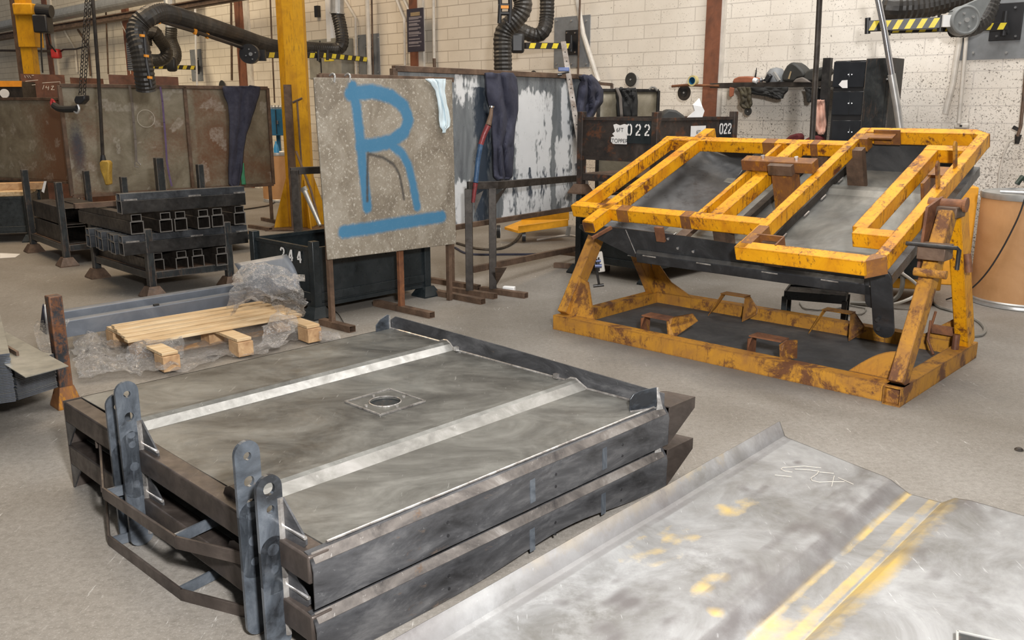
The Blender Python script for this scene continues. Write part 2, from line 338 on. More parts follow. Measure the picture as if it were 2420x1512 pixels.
# ---------------- room shell ----------------
def floor_mat():
    m, N, L, bs = nt('concrete_floor'); tc = N.new('ShaderNodeTexCoord').outputs['Object']
    c = ramp(N, L, noi(N, L, tc, .9, 7, .62, .4), [(.3, (.175, .155, .13)), (.5, (.235, .215, .19)), (.72, (.305, .285, .26))])
    c = mixc(N, L, ramp(N, L, noi(N, L, tc, 38, 5, .8), [(.35, .45), (.58, 0.0)]), c, (.10, .09, .075))
    c = mixc(N, L, ramp(N, L, noi(N, L, tc, 120, 2, .8), [(.55, 0.0), (.75, .35)]), c, (.55, .53, .5))
    s1 = ramp(N, L, noi(N, L, mapv(N, L, tc, (14, 1.5, 1), (0, 0, .6)), 4, 3, .8), [(.63, 0.0), (.73, .75)])
    s2 = ramp(N, L, noi(N, L, tc, 1.6, 3), [(.45, 0.0), (.6, 1.0)])
    mm = N.new('ShaderNodeMath'); mm.operation = 'MULTIPLY'; L.new(s1, mm.inputs[0]); L.new(s2, mm.inputs[1])
    c = mixc(N, L, mm.outputs[0], c, (.72, .70, .67))
    # black paint dust and the jig's soft shadow, painted into the floor colour
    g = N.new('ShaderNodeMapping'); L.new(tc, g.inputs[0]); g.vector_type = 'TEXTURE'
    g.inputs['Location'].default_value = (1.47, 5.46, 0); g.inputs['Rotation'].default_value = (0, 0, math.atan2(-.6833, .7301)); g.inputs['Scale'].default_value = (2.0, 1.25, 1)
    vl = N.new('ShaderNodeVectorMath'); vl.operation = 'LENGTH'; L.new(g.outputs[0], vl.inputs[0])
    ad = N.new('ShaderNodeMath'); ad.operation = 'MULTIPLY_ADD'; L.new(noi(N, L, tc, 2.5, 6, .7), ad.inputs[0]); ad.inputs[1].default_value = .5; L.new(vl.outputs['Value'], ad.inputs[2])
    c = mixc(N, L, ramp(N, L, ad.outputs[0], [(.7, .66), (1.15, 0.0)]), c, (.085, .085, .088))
    L.new(c, bs.inputs['Base Color']); bs.inputs['Roughness'].default_value = .62
    bump(N, L, bs, noi(N, L, tc, 70, 6, .75), .003, .6); return m
def wall_mat():
    m, N, L, bs = nt('painted_blockwork'); tc = N.new('ShaderNodeTexCoord').outputs['Object']
    mp = N.new('ShaderNodeMapping'); L.new(tc, mp.inputs[0]); mp.inputs['Rotation'].default_value = (math.pi/2, 0, 0)
    br = N.new('ShaderNodeTexBrick'); L.new(mp.outputs[0], br.inputs['Vector']); br.inputs['Scale'].default_value = 1
    for k, v in (('Mortar Size', .006), ('Mortar Smooth', .15), ('Brick Width', .45), ('Row Height', .15)): br.inputs[k].default_value = v
    br.inputs['Color1'].default_value = (.74, .67, .565, 1); br.inputs['Color2'].default_value = (.78, .71, .60, 1); br.inputs['Mortar'].default_value = (.42, .36, .29, 1)
    c = br.outputs['Color']
    sep = N.new('ShaderNodeSeparateXYZ'); L.new(tc, sep.inputs[0])
    xw = N.new('ShaderNodeMapRange'); L.new(sep.outputs[0], xw.inputs[0]); xw.inputs[1].default_value = -6; xw.inputs[2].default_value = 1
    c = mixc(N, L, xw.outputs[0], c, mixc(N, L, .5, c, (.84, .82, .80)))
    # soot specks, thicker to the right and low down
    dn = N.new('ShaderNodeMapRange'); L.new(sep.outputs[0], dn.inputs[0]); dn.inputs[1].default_value = -7; dn.inputs[2].default_value = 2.2; dn.inputs[3].default_value = .0; dn.inputs[4].default_value = .085
    dz = N.new('ShaderNodeMapRange'); L.new(sep.outputs[2], dz.inputs[0]); dz.inputs[1].default_value = 2.2; dz.inputs[2].default_value = .8; dz.inputs[3].default_value = 0; dz.inputs[4].default_value = .075
    s0 = noi(N, L, tc, 62, 3, .62, .8); s1_ = noi(N, L, tc, 5, 4, .6)
    sm = N.new('ShaderNodeMath'); sm.operation = 'MULTIPLY_ADD'; L.new(s1_, sm.inputs[0]); sm.inputs[1].default_value = .22; L.new(s0, sm.inputs[2]); s = sm.outputs[0]
    a = N.new('ShaderNodeMath'); a.operation = 'ADD'; L.new(s, a.inputs[0]); L.new(dn.outputs[0], a.inputs[1])
    a2 = N.new('ShaderNodeMath'); a2.operation = 'ADD'; L.new(a.outputs[0], a2.inputs[0]); L.new(dz.outputs[0], a2.inputs[1])
    c = mixc(N, L, ramp(N, L, a2.outputs[0], [(.80, 0.0), (.85, .85)]), c, (.10, .085, .07))
    c = mixc(N, L, ramp(N, L, noi(N, L, tc, 1.3, 5), [(.35, .35), (.6, 0.0)]), c, (.48, .42, .34))
    L.new(c, bs.inputs['Base Color']); bs.inputs['Roughness'].default_value = .6
    bump(N, L, bs, br.outputs['Fac'], .01, -.8); return m
mb = MB(); mb.add([(-30, -6, 0), (14, -6, 0), (14, 34, 0), (-30, 34, 0)], [(0, 1, 2, 3)])
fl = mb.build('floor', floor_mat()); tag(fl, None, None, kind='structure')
for v in fl.data.vertices: v.co = fl.location+v.co
fl.location = (0, 0, 0)
# back wall: an oriented slab with its own local axes
me = bpy.data.meshes.new('wall_back'); wm = MB().box((-8, .12, 3.3), (44, .24, 6.6)); me.from_pydata(wm.v, [], wm.f); me.materials.append(wall_mat())
wo = bpy.data.objects.new('wall_back', me); COL.objects.link(wo); wo.location = WO; wo.rotation_euler = (0, 0, math.atan2(WD.y, WD.x)); wo['kind'] = 'structure'
def wbox(mb, x0, y0, x1, y1, d0, d1):
    """a box on the wall from photo corners, standing off the wall from d0 to d1"""
    a = W(x0, y0, d1); b = W(x1, y1, d1); la = (a-WO).dot(WD); lb = (b-WO).dot(WD)
    z0, z1 = sorted((a.z, b.z)); c = WO+WD*(la+lb)/2+WN*(d0+d1)/2; c.z = (z0+z1)/2
    R = Matrix((WD, -WN, Z)).transposed(); mb.box(c, (abs(lb-la), abs(d1-d0), z1-z0), R); return c
def column(i, x0, x1, yref, ydn=300, wh=None):
    a = W(x0, yref, .0); b = W(x1, yref, .0); la = (a-WO).dot(WD); lb = (b-WO).dot(WD)
    mb = MB(); R = Matrix((WD, -WN, Z)).transposed(); c = WO+WD*(la+lb)/2+WN*.03; wd = lb-la
    mb.box((c.x, c.y, 3.2), (wd, .06, 6.4), R); o = mb.build('trim_%d' % i, M['stanchion']); o['kind'] = 'structure'
    if wh:
        mb = MB(); c = WO+WD*(lb+wh/2)+WN*.02; mb.box((c.x, c.y, 3.2), (wh, .04, 6.4), R); o = mb.build('trim_%d' % (i+10), M['conduit']); o['kind'] = 'structure'
column(1, 1668, 1701, 200, wh=.04); column(2, 975, 992, 60, wh=.11); column(3, 563, 581, 60, wh=.16); column(4, 296, 308, 60); column(5, 113, 124, 90, wh=.22)
# roof steel and duct along the top left
mb = MB(); mb.tube([W(-60, 76, .55), W(420, -22, .55)], .135, 20); o = mb.build('round_roof_duct', M['zinc']); tag(o, 'large round grey duct high up, top left, above the extraction arms', 'duct')
mb = MB(); mb.beam(W(-60, 98, .75), W(760, -40, .75), .10, .12); mb.beam(W(-60, 92, .75), W(760, -46, .75), .2, .02); mb.beam(W(-60, 104, .75), W(760, -34, .75), .2, .02)
o = mb.build('runway_beam', M['rustbrown']); tag(o, 'long dark brown steel beam running under the round roof duct', 'beam')
# grey mounting plates
def plate(x0, y0, x1, y1, lab, bolts=True):
    c = W((x0+x1)/2, (y0+y1)/2); t = thing('mounting_plate', lab, 'plate', c, 'grey plates behind the extraction arm brackets')
    mb = MB(); wbox(mb, x0, y0, x1, y1, 0, .012); mb.build('plate', M['greypaint'], t)
    for fx in (.07, .5, .93):
        for fy in (.06, .94):
            q = W(x0+(x1-x0)*fx, y0+(y1-y0)*fy, .012); MB().cyl(q, q+WN*.012, .011, n=8).build('bolt', M['zinc'], t)
    return t
plate(845, 83, 898, 176, 'grey wall plate behind the long arm left of the dark sign')
plate(448, 118, 480, 191, 'small far grey wall plate, leftmost of the plates')
plate(1310, 42, 1392, 158, 'grey wall plate behind the central arm bracket')
plate(2288, -60, 2470, 136, 'largest grey wall plate, at the top right corner')
def bracket(x0, y0, x1, y1, lab, arm):
    t = thing('arm_bracket', lab, 'bracket', W((x0+x1)/2, (y0+y1)/2), 'wall brackets of the extraction arms')
    mb = MB(); wbox(mb, x0, y0, x1, y1, .012, .03); mb.build('back_plate', M['black'], t, bev=.004)
    for x, y in ((.15, .1), (.85, .1), (.15, .9), (.85, .9)):
        q = W(x0+(x1-x0)*x, y0+(y1-y0)*y, .03); MB().cyl(q, q+WN*.012, .01, n=8).build('bolt', M['chrome'], t)
    xm = (x0+x1)/2; a = W(xm, y0+(y1-y0)*.2, .11); b = W(xm, y1-(y1-y0)*.12, .11); b.x = a.x; b.y = a.y
    MB().cyl(a, b, .022).build('pivot', M['black'], t)
    mb = MB(); mb.prism([W(xm, y0+(y1-y0)*.4, .03), a+(b-a)*.3, a+(b-a)*.75, W(xm, y0+(y1-y0)*.85, .03)], WD*.012); mb.build('web', M['black'], t)
    return a+(b-a)*arm
b1 = bracket(864, 106, 881, 152, 'black bracket on the plate left of the dark sign', .7)
b2 = bracket(460, 137, 470, 174, 'small far black bracket, leftmost', .6)
b3 = bracket(1336, 72, 1364, 129, 'black bracket holding the central extraction arm', .65)
b4 = bracket(2346, 9, 2410, 94, 'black bracket on the top right grey plate', .75)
# ---------------- the two stacked deck bodies ----------------
DA = V3((-1.752, 3.348, 0)); DU = V3((.6932, .7207, 0)); DV = V3((.7207, -.6932, 0))
LU, LV = 1.60, 1.70
def prof(v, u=.5):     # height of the deck sheet across its width
    z = 0.0
    for a, s in ((.40, 0), (1.225, 0)):
        x = v-a
        if 0 < x < .03: z += .012*x/.03
        elif .03 <= x <= .07: z += .012
        elif .07 < x < .115: z += .012-.035*(x-.07)/.045
        elif x >= .115: z += -.023 if a < 1 else -.0
    if v > 1.34: z += .0
    return z
def dprof(v):
    pts = [(0, 0), (.40, 0), (.43, .012), (.455, .014), (.475, .004), (.505, -.022), (.60, -.022), (1.215, -.022), (1.245, -.006), (1.275, -.004), (1.29, -.012), (1.335, -.034), (1.36, -.034), (1.70, -.03)]
    for (a, za), (b, zb) in zip(pts, pts[1:]):
        if a <= v <= b: return za+(zb-za)*(v-a)/(b-a)
    return pts[-1][1]
def lug(mb_mat, t, u0, v0, zt, zb, holes, wdt=.075, name='lug_plate'):
    """upright round-ended lug standing in front of the beam, plane across the deck's width"""
    th = .012; r = wdt/2
    # the lug lies in the plane spanned by (DU, Z)
    outer = []; n = 12
    for k in range(n+1): a = math.pi*k/n; outer.append((r*math.cos(a), zt-r+r*math.sin(a)))
    rb = r*.8
    for k in range(n+1): a = math.pi+math.pi*k/n; outer.append((r*math.cos(a), zb+rb+rb*math.sin(a)))
    m = MB(); P3 = lambda x, z: DA+DU*(u0+x)+DV*v0+Z*z
    # cut the plate in slices so that the holes are real
    hs = sorted(holes, key=lambda h: -h[0])
    import bmesh
    me = bpy.data.meshes.new(name); bm = bmesh.new()
    ov = [bm.verts.new((x, z, 0)) for x, z in outer]; edges = [bm.edges.new((ov[i], ov[(i+1) % len(ov)])) for i in range(len(ov))]
    for hz, hr in hs:
        hv = [bm.verts.new((hr*math.cos(2*math.pi*k/16), hz+hr*math.sin(2*math.pi*k/16), 0)) for k in range(16)]
        edges += [bm.edges.new((hv[i], hv[(i+1) % 16])) for i in range(16)]
    bmesh.ops.triangle_fill(bm, use_beauty=True, use_dissolve=True, edges=edges)
    ext = bmesh.ops.extrude_face_region(bm, geom=list(bm.faces))
    for v in ext['geom']:
        if isinstance(v, bmesh.types.BMVert): v.co.z += th
    bmesh.ops.recalc_face_normals(bm, faces=bm.faces)
    R = Matrix((DU, Z, DV)).transposed().to_4x4(); bm.transform(INV[t.name] @ Matrix.Translation(DA+DU*u0+DV*v0) @ R)
    bm.to_mesh(me); bm.free(); me.materials.append(M['lug']); o = bpy.data.objects.new(name, me); COL.objects.link(o); o.parent = t
    return o
def body(zt, label, full=True):
    t = thing('deck_body', label, 'steel deck', DA+DU*.8+DV*.85+Z*(zt-.2), 'stacked steel deck bodies')
    P3 = lambda u, v, z: DA+DU*u+DV*v+Z*(zt+z)
    # deck sheet with two pressed ridges
    vs = [0, .2, .40, .43, .455, .475, .505, .515, .6, .8, 1.0, 1.215, 1.245, 1.275, 1.29, 1.335, 1.36, 1.5, 1.70]
    hole = (.86, .885); us = [0.0, .02]+[i*.08+.06 for i in range(20)]
    def strip(m, a, b, th=.004, u0=.035, u1=LU):
        z0, z1 = dprof(a), dprof(b); m.prism([P3(u0, a, z0), P3(u0, b, z1), P3(u0, b, z1-th), P3(u0, a, z0-th)], DU*(u1-u0))
    m = MB(); r = MB(); r2_ = MB()
    for a, b in zip(vs, vs[1:]):
        if 1.29-1e-6 <= a < 1.33: strip(r2_, a, b)
        elif .475-1e-6 <= a < .5: strip(r, a, b)
        elif full and a < .885 < b+.09 and b > .79 and a < .98:
            continue
        else: strip(m, a, b)
    if full:   # centre panel pieces round the square hole plate
        a0, b0 = .6, 1.215; zc = -.022
        def pan(u0, u1, v0, v1): m.prism([P3(u0, v0, zc), P3(u0, v1, zc), P3(u0, v1, zc-.004), P3(u0, v0, zc-.004)], DU*(u1-u0))
        pan(.035, .765, a0, 1.0); pan(.99, LU, a0, 1.0); pan(.765, .99, a0, .765); pan(.765, .99, .995, 1.0)
        # the plate with its round opening
        n = 32; c = P3(.877, .882, zc+.003); outer = []; inner = []
        for k in range(n):
            a = 2*math.pi*(k+.5)/n; s = .112/max(abs(math.cos(a)), abs(math.sin(a)))
            outer.append(c+DU*s*math.cos(a)+DV*s*math.sin(a)); inner.append(c+DU*.062*math.cos(a)+DV*.062*math.sin(a))
        q = MB(); q.loop(outer, inner, Z*-.008); hp = q.build('hole_plate', M['deck'], t)
        q = MB()
        for a in range(4):
            A_, B_ = [(1, 1), (1, -1), (-1, -1), (-1, 1)][a], [(1, -1), (-1, -1), (-1, 1), (1, 1)][a]
            q.beam(c+DU*.113*A_[0]+DV*.113*A_[1]+Z*.001, c+DU*.113*B_[0]+DV*.113*B_[1]+Z*.001, .008, .006)
        q.build('weld_seam', M['weld'], hp)
        q = MB(); q.tube([c+DU*.0635*math.cos(a)+DV*.0635*math.sin(a)+Z*.001 for a in [2*math.pi*k/32 for k in range(33)]], .003, 6); q.build('hole_rim', M['weld'], hp)
        for k in range(4):
            a = math.pi/2*k+.1; p = c+DU*.088*math.cos(a)+DV*.088*math.sin(a)
            MB().cyl(p, p+Z*.006, .007, n=8).build('stud', M['weld'], hp)
        q = MB(); q.cyl(P3(.877, .882, zc-.10), P3(.877, .882, zc-.006), .085, n=24); q.build('hole_cup', M['blackpaint'], t)
    o = m.build('deck_sheet', M['deck'], t)
    if full:
        # chalk and grinder marks lie in the sheet material; the ridge faces are paler than the deck
        pass
    r.build('ridge_face', M['ridge'], t); r2_.build('ridge_face', M['ridge2'], t)
    # box beam under the front end, with ground plate ends
    m = MB(); m.beam(P3(.0, 0.01, -.045), P3(.0, LV+.012, -.045-.03), .07, .085); m.build('front_beam', M['brown'], t, bev=.006)
    for v0 in (.40, 1.215):
        m = MB()
        pts = [(v0-.02, -.03), (v0+.0, .002), (v0+.03, .014), (v0+.06, .012), (v0+.115, -.03), (v0+.14, -.05), (v0, -.06)]
        m.prism([P3(.0, v, z) for v, z in pts], DU*.034); m.build('ridge_end', M['brown'], t)
    # left side sheet with triangular gusset
    m = MB(); m.prism([P3(-.035, 0, 0), P3(LU, 0, 0), P3(LU, 0, -.19), P3(-.035, 0, -.19)], DV*.005); m.build('side_sheet', M['brown'], t)
    m = MB(); m.prism([P3(-.035, .006, -.085), P3(-.035, .10, -.085), P3(-.035, .012, -.185), P3(-.035, .006, -.185)], DU*.006); m.build('gusset', M['side'], t)
    # right side sheet: folded shoulder then drop
    m = MB(); V0 = LV
    sec = [(V0-.012, -.026), (V0+.004, -.03), (V0+.022, -.055), (V0+.028, -.075), (V0+.026, -.11), (V0+.026, -.185)]
    inn = [(v-.004, z-.003) for v, z in reversed(sec)]
    nn = 26; poly = sec+inn
    bow = lambda u, k: -.045*math.exp(-((u-1.0)/.32)**2) if (k in (5, 6) and zt < .3) else 0
    ring = [[P3(-.03+(LU+.03+.035)*i/nn, v, z-bow(LU*i/nn, k)) for k, (v, z) in enumerate(poly)] for i in range(nn+1)]
    K = len(poly); m.add([p for rg in ring for p in rg], [(i*K+k, i*K+(k+1) % K, (i+1)*K+(k+1) % K, (i+1)*K+k) for i in range(nn) for k in range(K)]+[tuple(range(K)), tuple(nn*K+k for k in reversed(range(K)))])
    sd = m.build('side_sheet', M['side'], t, smooth=True)
    m = MB(); m.prism([P3(-.02, V0+.0045, -.0285), P3(-.02, V0+.0235, -.054), P3(-.02, V0+.0225, -.056), P3(-.02, V0+.0035, -.030)], DU*(LU+.04)); m.build('brushed_fold', M['shoulder'], sd)
    m = MB(); m.tube([P3(u, V0-.010, -.023) for u in (.04, .5, 1.0, 1.58)], .004, 6); m.build('edge_bead', M['weld'], sd)
    m = MB()
    for u in (.45, .95, 1.33):
        for z in (-.10, -.145): m.cyl(P3(u, V0+.0265, z), P3(u, V0+.029, z), .005, n=8)
    m.build('bolt_hole', M['black'], sd)
    m = MB()
    for u in (.83, 1.22):
        m.beam(P3(u, V0+.0265, -.08), P3(u+.004, V0+.0265, -.165), .025, .003, up=DV)
    m.build('spot_weld', M['lug'], sd)
    # nose at the far right corner, sloping skid
    m = MB(); a = P3(LU+.035, LV+.028, -.005); 
    tri = [P3(LU+.035, LV+.028, -.03), P3(LU+.215, LV+.03, -.03), P3(LU+.215, LV+.03, -.075), P3(LU+.035, LV+.028, -.185)]
    m.prism(tri, DV*-.006)
    m.prism([P3(LU+.035, LV+.03, -.028), P3(LU+.215, LV+.03, -.028), P3(LU+.195, LV-.10, -.028), P3(LU+.035, LV-.2, -.028)], Z*-.005)
    m.prism([P3(LU+.215, LV+.03, -.03), P3(LU+.195, LV-.10, -.03), P3(LU+.10, LV-.2, -.16), P3(LU+.05, LV+.02, -.185), P3(LU+.215, LV+.03, -.075)], DU*-.004)
    m.build('skid_nose', M['brown'], t)
    # back flange, standing up
    fz = .07
    m = MB(); m.prism([P3(LU, -.0, -.03), P3(LU, LV+.02, -.03), P3(LU, LV+.02, fz-.035), P3(LU, LV*.5, fz-.012), P3(LU, .05, fz), P3(LU, .0, fz-.03)], DU*.006)
    bf = m.build('back_flange', M['side'], t)
    m = MB(); m.tube([P3(LU-.004, v, dprof(v)+.003) for v in vs], .005, 6); m.build('weld_seam', M['weld'], bf)
    m = MB()
    for v in (.53, 1.17): m.box(P3(LU-.012, v, -.008), (.02, .02, .02), Matrix((DU, DV, Z)).transposed())
    m.build('tab', M['weld'], bf)
    # curled corner ears
    def ear(u0, v0, du, flip, wd=.085, hh=.075):
        def f(a, b):
            th = a*1.35; rad = .055
            x = -rad*math.sin(th)*1.0-.02*a; y = (wd-.02)*a*.55+rad*(1-math.cos(th))
            h = hh*(1-.55*a**2)*b
            return P3(u0+x*du, v0+flip*y, h-.035)
        return f
    if full:
        cr = [(0, 0), (.0, .09), (.02, .11), (.09, .04), (.10, 0)]
        m = MB(); m.prism([P3(LU-.005, .005, -.005), P3(LU-.10, .012, -.005), P3(LU-.10, .012, .035), P3(LU-.07, .01, .06), P3(LU-.02, .007, .078), P3(LU, .005, .07)], DV*.005); m.build('corner_ear', M['lug'], t, bev=.002)
        m = MB(); e0 = LV-.012; m.prism([P3(LU-.005, e0, -.03), P3(LU-.115, e0-.05, -.03), P3(LU-.115, e0-.05, .02), P3(LU-.10, e0-.045, .04), P3(LU-.07, e0-.03, .05), P3(LU-.005, e0, .056)], DV*.005)
        m.build('corner_ear', M['lug'], t, bev=.002)
        m = MB(); m.add([P3(LU, e0+.005, .052), P3(LU, LV+.02, -.03), P3(LU-.03, e0+.02, -.03), P3(LU+.004, e0+.005, .052)], [(0, 1, 2, 3)]); m.build('corner_ear', M['weld'], t)
        m = MB(); m.tube([P3(LU-.005, e0+.004, .055), P3(LU-.004, e0+.01, -.028), P3(LU-.06, e0-.02, -.03), P3(LU-.115, e0-.045, -.03)], .005, 6); m.tube([P3(LU-.006, .01, .07), P3(LU-.006, .012, 0)], .005, 6); m.build('weld_seam', M['weld'], t)
    # four lugs at the front
    dz = zt
    for (v0, top, bot, hs, u) in ((.585, .17, -.19, [(.125, .013), (.0, .012)], -.055), (.675, .235, -.185, [(.19, .012), (.11, .016), (.045, .013)], -.055),
                                  (1.455, .235, -.18, [(.19, .012), (.115, .016), (.05, .013)], -.055), (1.56, .165, -.19, [(.125, .018), (.065, .012)], -.055)):
        lug(None, t, u, v0, dz+top, dz+bot, [(dz+h, r_) for h, r_ in hs], wdt=.078)
    # gusset webs and welds behind the lugs
    for v0, s in ((.687, 1), (1.572, 1)):
        m = MB(); m.prism([P3(-.02, v0+.004, .09), P3(-.02, v0+.004, -.13), P3(-.014+.0, v0+.10, -.02), P3(-.014, v0+.10, -.005)], DU*.006); m.build('lug_gusset', M['side'], t)
        m = MB(); m.tube([P3(-.024, v0, .09), P3(-.024, v0, -.15)], .009, 6); m.tube([P3(-.016, v0, .004), P3(-.014, v0+.10, -.0)], .006, 6); m.build('weld_seam', M['weld'], t)
    # tubular-looking guard: bent flat bar in front of the beam
    bz = -.17
    pts = [(-.0, .30, bz+.10), (-.02, .30, bz+.10), (-.13, .615, bz), (-.115, 1.12, bz), (.0, 1.45, bz)]
    m = MB(); m.beam(P3(-.135, .60, bz), P3(-.125, 1.125, bz), .010, .042); m.beam(P3(-.127, 1.118, bz), P3(.01, 1.47, bz), .010, .042); gd = m.build('guard_bar', M['brown'], t, bev=.002)
    m = MB(); m.beam(P3(-.0, .27, bz+.062), P3(-.03, .285, bz+.062), .010, .03); m.beam(P3(-.015, .285, bz+.065), P3(-.137, .603, bz), .010, .030); m.build('guard_upright', M['brown'], gd, bev=.002)
    m = MB(); m.beam(P3(-.13, .615, bz), P3(-.01, .65, bz+.01), .008, .036); m.build('guard_strut', M['lug'], gd); m = MB(); m.beam(P3(-.12, 1.10, bz), P3(.03, 1.09, bz+.01), .008, .036); m.build('guard_strut', M['lug'], gd)
    return t
bt = body(.367, 'upper steel deck with bright ridges and a round opening, lying on its twin')
bb = body(.187, 'lower steel deck resting on the floor beneath its twin', full=True)
# ---------------- foreground sheet ----------------
def sheet():
    t = thing('folded_sheet', 'large scratched grey sheet with a yellow-stained channel lying in the foreground', 'steel sheet', G(1700, 1400, .0))
    # plan frame of the sheet
    a = G(1850, 1035, .03); far = G(2105, 1135, .03); b = G(1300, 1350, .03)
    tr0 = G(2122, 1158, .0); tr1 = G(1717, 1512, .0); D = (tr1-tr0).normalized(); D.z = 0; X = V3((-D.y, D.x, 0));
    if X.x < 0: X = -X
    return t, D, X
t, SD, SX = sheet()
o0 = G(2105, 1135, .04)
def q(px, py, z):      # photo point -> (along, across)
    p = G(px, py, z)-o0; return p.dot(SD), p.dot(SX)
A0 = G(1853, 1031, .045); XW = (A0-o0).dot(SX)
# profile across (x measured from the left fold of the channel), heights
ys = [(XW-.035, .105), (XW, .045), (XW+.02, .04), (-.03, .042), (0, .038), (.075, -.0), (.20, .0), (.245, .034), (.30, .042), (1.6, .04)]
def hz(x):
    if x <= ys[0][0]: return ys[0][1]
    for (p_, zp), (r_, zr) in zip(ys, ys[1:]):
        if x <= r_: return zp+(zr-zp)*(x-p_)/(r_-p_)
    return .04
def skew(x):           # far edge is not square to the channel
    return (A0-o0).dot(SD)*x/XW if x < 0 else .02*x
def seg(px, py): p_ = G(px, py, .04)-o0; return (p_.dot(SD), p_.dot(SX))
scr = [[(1940, 1111), (1900, 1107), (1868, 1109), (1850, 1110), (1845, 1114), (1855, 1119), (1872, 1121)], [(1831, 1128), (1870, 1132)], [(1878, 1114), (1905, 1115), (1935, 1119), (1930, 1126), (1916, 1135), (1918, 1141), (1935, 1145), (1965, 1144), (1995, 1144)], [(1936, 1121), (1970, 1124)], [(1971, 1130), (1965, 1155)], [(1980, 1134), (2016, 1150)]]
scr = [[V3((*seg(*p_), 0)) for p_ in l] for l in scr]
patches = [(1685, 1365, .05, .5), (1660, 1400, .06, .4), (1690, 1455, .035, .8), (1720, 1205, .06, .6), (1760, 1190, .05, .5), (1530, 1310, .10, .25), (1600, 1270, .07, .3)]
patches = [(seg(a_, b_), r_, s_) for a_, b_, r_, s_ in patches]
dark = [(1335, 1428, .03), (1370, 1420, .03), (1395, 1418, .025), (1430, 1490, .08), (1880, 1095, .04), (1765, 1160, .04), (1800, 1165, .05), (1875, 1255, .10), (1940, 1260, .08), (2170, 1310, .08), (2300, 1200, .1), (2330, 1430, .05), (2010, 1490, .05), (1760, 1340, .07), (1490, 1430, .12), (2200, 1350, .06)]
dark = [(seg(a_, b_), r_) for a_, b_, r_ in dark]
xs = sorted(set([p_[0] for p_ in ys[:-1]]+[XW+(0-XW)*k/60 for k in range(61)]+[.3+1.3*k/60 for k in range(61)]+[.075+.125*k/14 for k in range(15)]+[.2+.045*k/6 for k in range(6)]+[.075*k/6 for k in range(6)]))
def fs(u, v):
    x = xs[min(len(xs)-1, int(round(u*(len(xs)-1))))]; s0 = skew(x); s = s0+(2.9-s0)*v
    return o0*1+SD*s+SX*x+Z*(hz(x)-.04+.006*noise.noise(V3((x*2, s*2, 3))))
def fa(p, u, v):
    x = xs[min(len(xs)-1, int(round(u*(len(xs)-1))))]; s = (p-o0).dot(SD)
    y = 0; n = noise.noise(V3((x*6, s*3, 0))); n2 = noise.noise(V3((x*25, s*12, 5)))
    if .195 < x < .25: y = .62+.5*n+.25*n2-.25*max(0, s-.9)
    if .15 < x <= .185: y = max(y, .4+.5*n)
    if .06 < x < .09: y = max(y, .28+.5*n+.3*n2)
    if .07 < x < .2 and s > 1.0: y = max(y, .32*min(1, (s-1)*2)+.6*n+.35*n2)
    for (c_, r_, st) in patches:
        d = math.hypot(c_[0]-s, c_[1]-x)/r_
        if d < 1.2: y = max(y, st*(1.15-d)+.5*n2)
    if -.64 < x < -.56 and .25 < s < 1.6: y = max(y, .25+.4*n+.3*n2)
    wv = 0
    pp = V3((s, x, 0))
    if x < XW+.5 and s > .5: wv = max(wv, min(.30, .3*(s-.5))*(1-(x-XW)/.5)+.3*n)
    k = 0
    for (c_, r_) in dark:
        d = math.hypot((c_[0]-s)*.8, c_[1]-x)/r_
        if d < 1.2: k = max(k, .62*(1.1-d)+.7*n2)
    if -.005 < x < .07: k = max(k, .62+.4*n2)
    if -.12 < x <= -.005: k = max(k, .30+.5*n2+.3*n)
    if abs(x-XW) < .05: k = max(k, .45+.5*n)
    return (max(0, min(1, y)), max(0, min(1, wv)), max(0, min(1, k)), 1)
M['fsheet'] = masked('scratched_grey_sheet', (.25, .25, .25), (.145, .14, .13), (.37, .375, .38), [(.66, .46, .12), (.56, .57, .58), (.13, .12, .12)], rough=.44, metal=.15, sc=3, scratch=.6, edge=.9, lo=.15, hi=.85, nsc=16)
m = MB()
for l in scr:
    for a_, b_ in zip(l, l[1:]): m.beam(o0+SD*a_.x+SX*a_.y+Z*.011, o0+SD*b_.x+SX*b_.y+Z*.011, .0018, .0015)
m.build('chalk_marks', M['conduit'], t)
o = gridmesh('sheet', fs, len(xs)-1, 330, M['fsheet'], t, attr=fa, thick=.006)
# corner of a dark device at the bottom right
mb = MB(); p_ = G(2262, 1494, .075); q_ = G(2420, 1530, .075); dd = (q_-p_).normalized(); dd.z = 0; nn_ = V3((dd.y, -dd.x, 0))
t = thing('dark_metal_tray', 'corner of a small dark tray with pale rim lying at the bottom right edge', 'tray', p_+dd*.15+nn_*.1-Z*.035)
R = Matrix((dd, nn_, Z)).transposed(); MB().box(p_+dd*.2+nn_*.12-Z*.016, (.4, .24, .038), R).build('base', M['blackpaint'], t)
m = MB()
for a_, b_ in (((0, 0), (.4, 0)), ((0, 0), (0, .24)), ((.4, 0), (.4, .24)), ((0, .24), (.4, .24))): m.beam(p_+dd*a_[0]+nn_*a_[1], p_+dd*b_[0]+nn_*b_[1], .006, .012)
m.build('rim', M['zinc'], t)
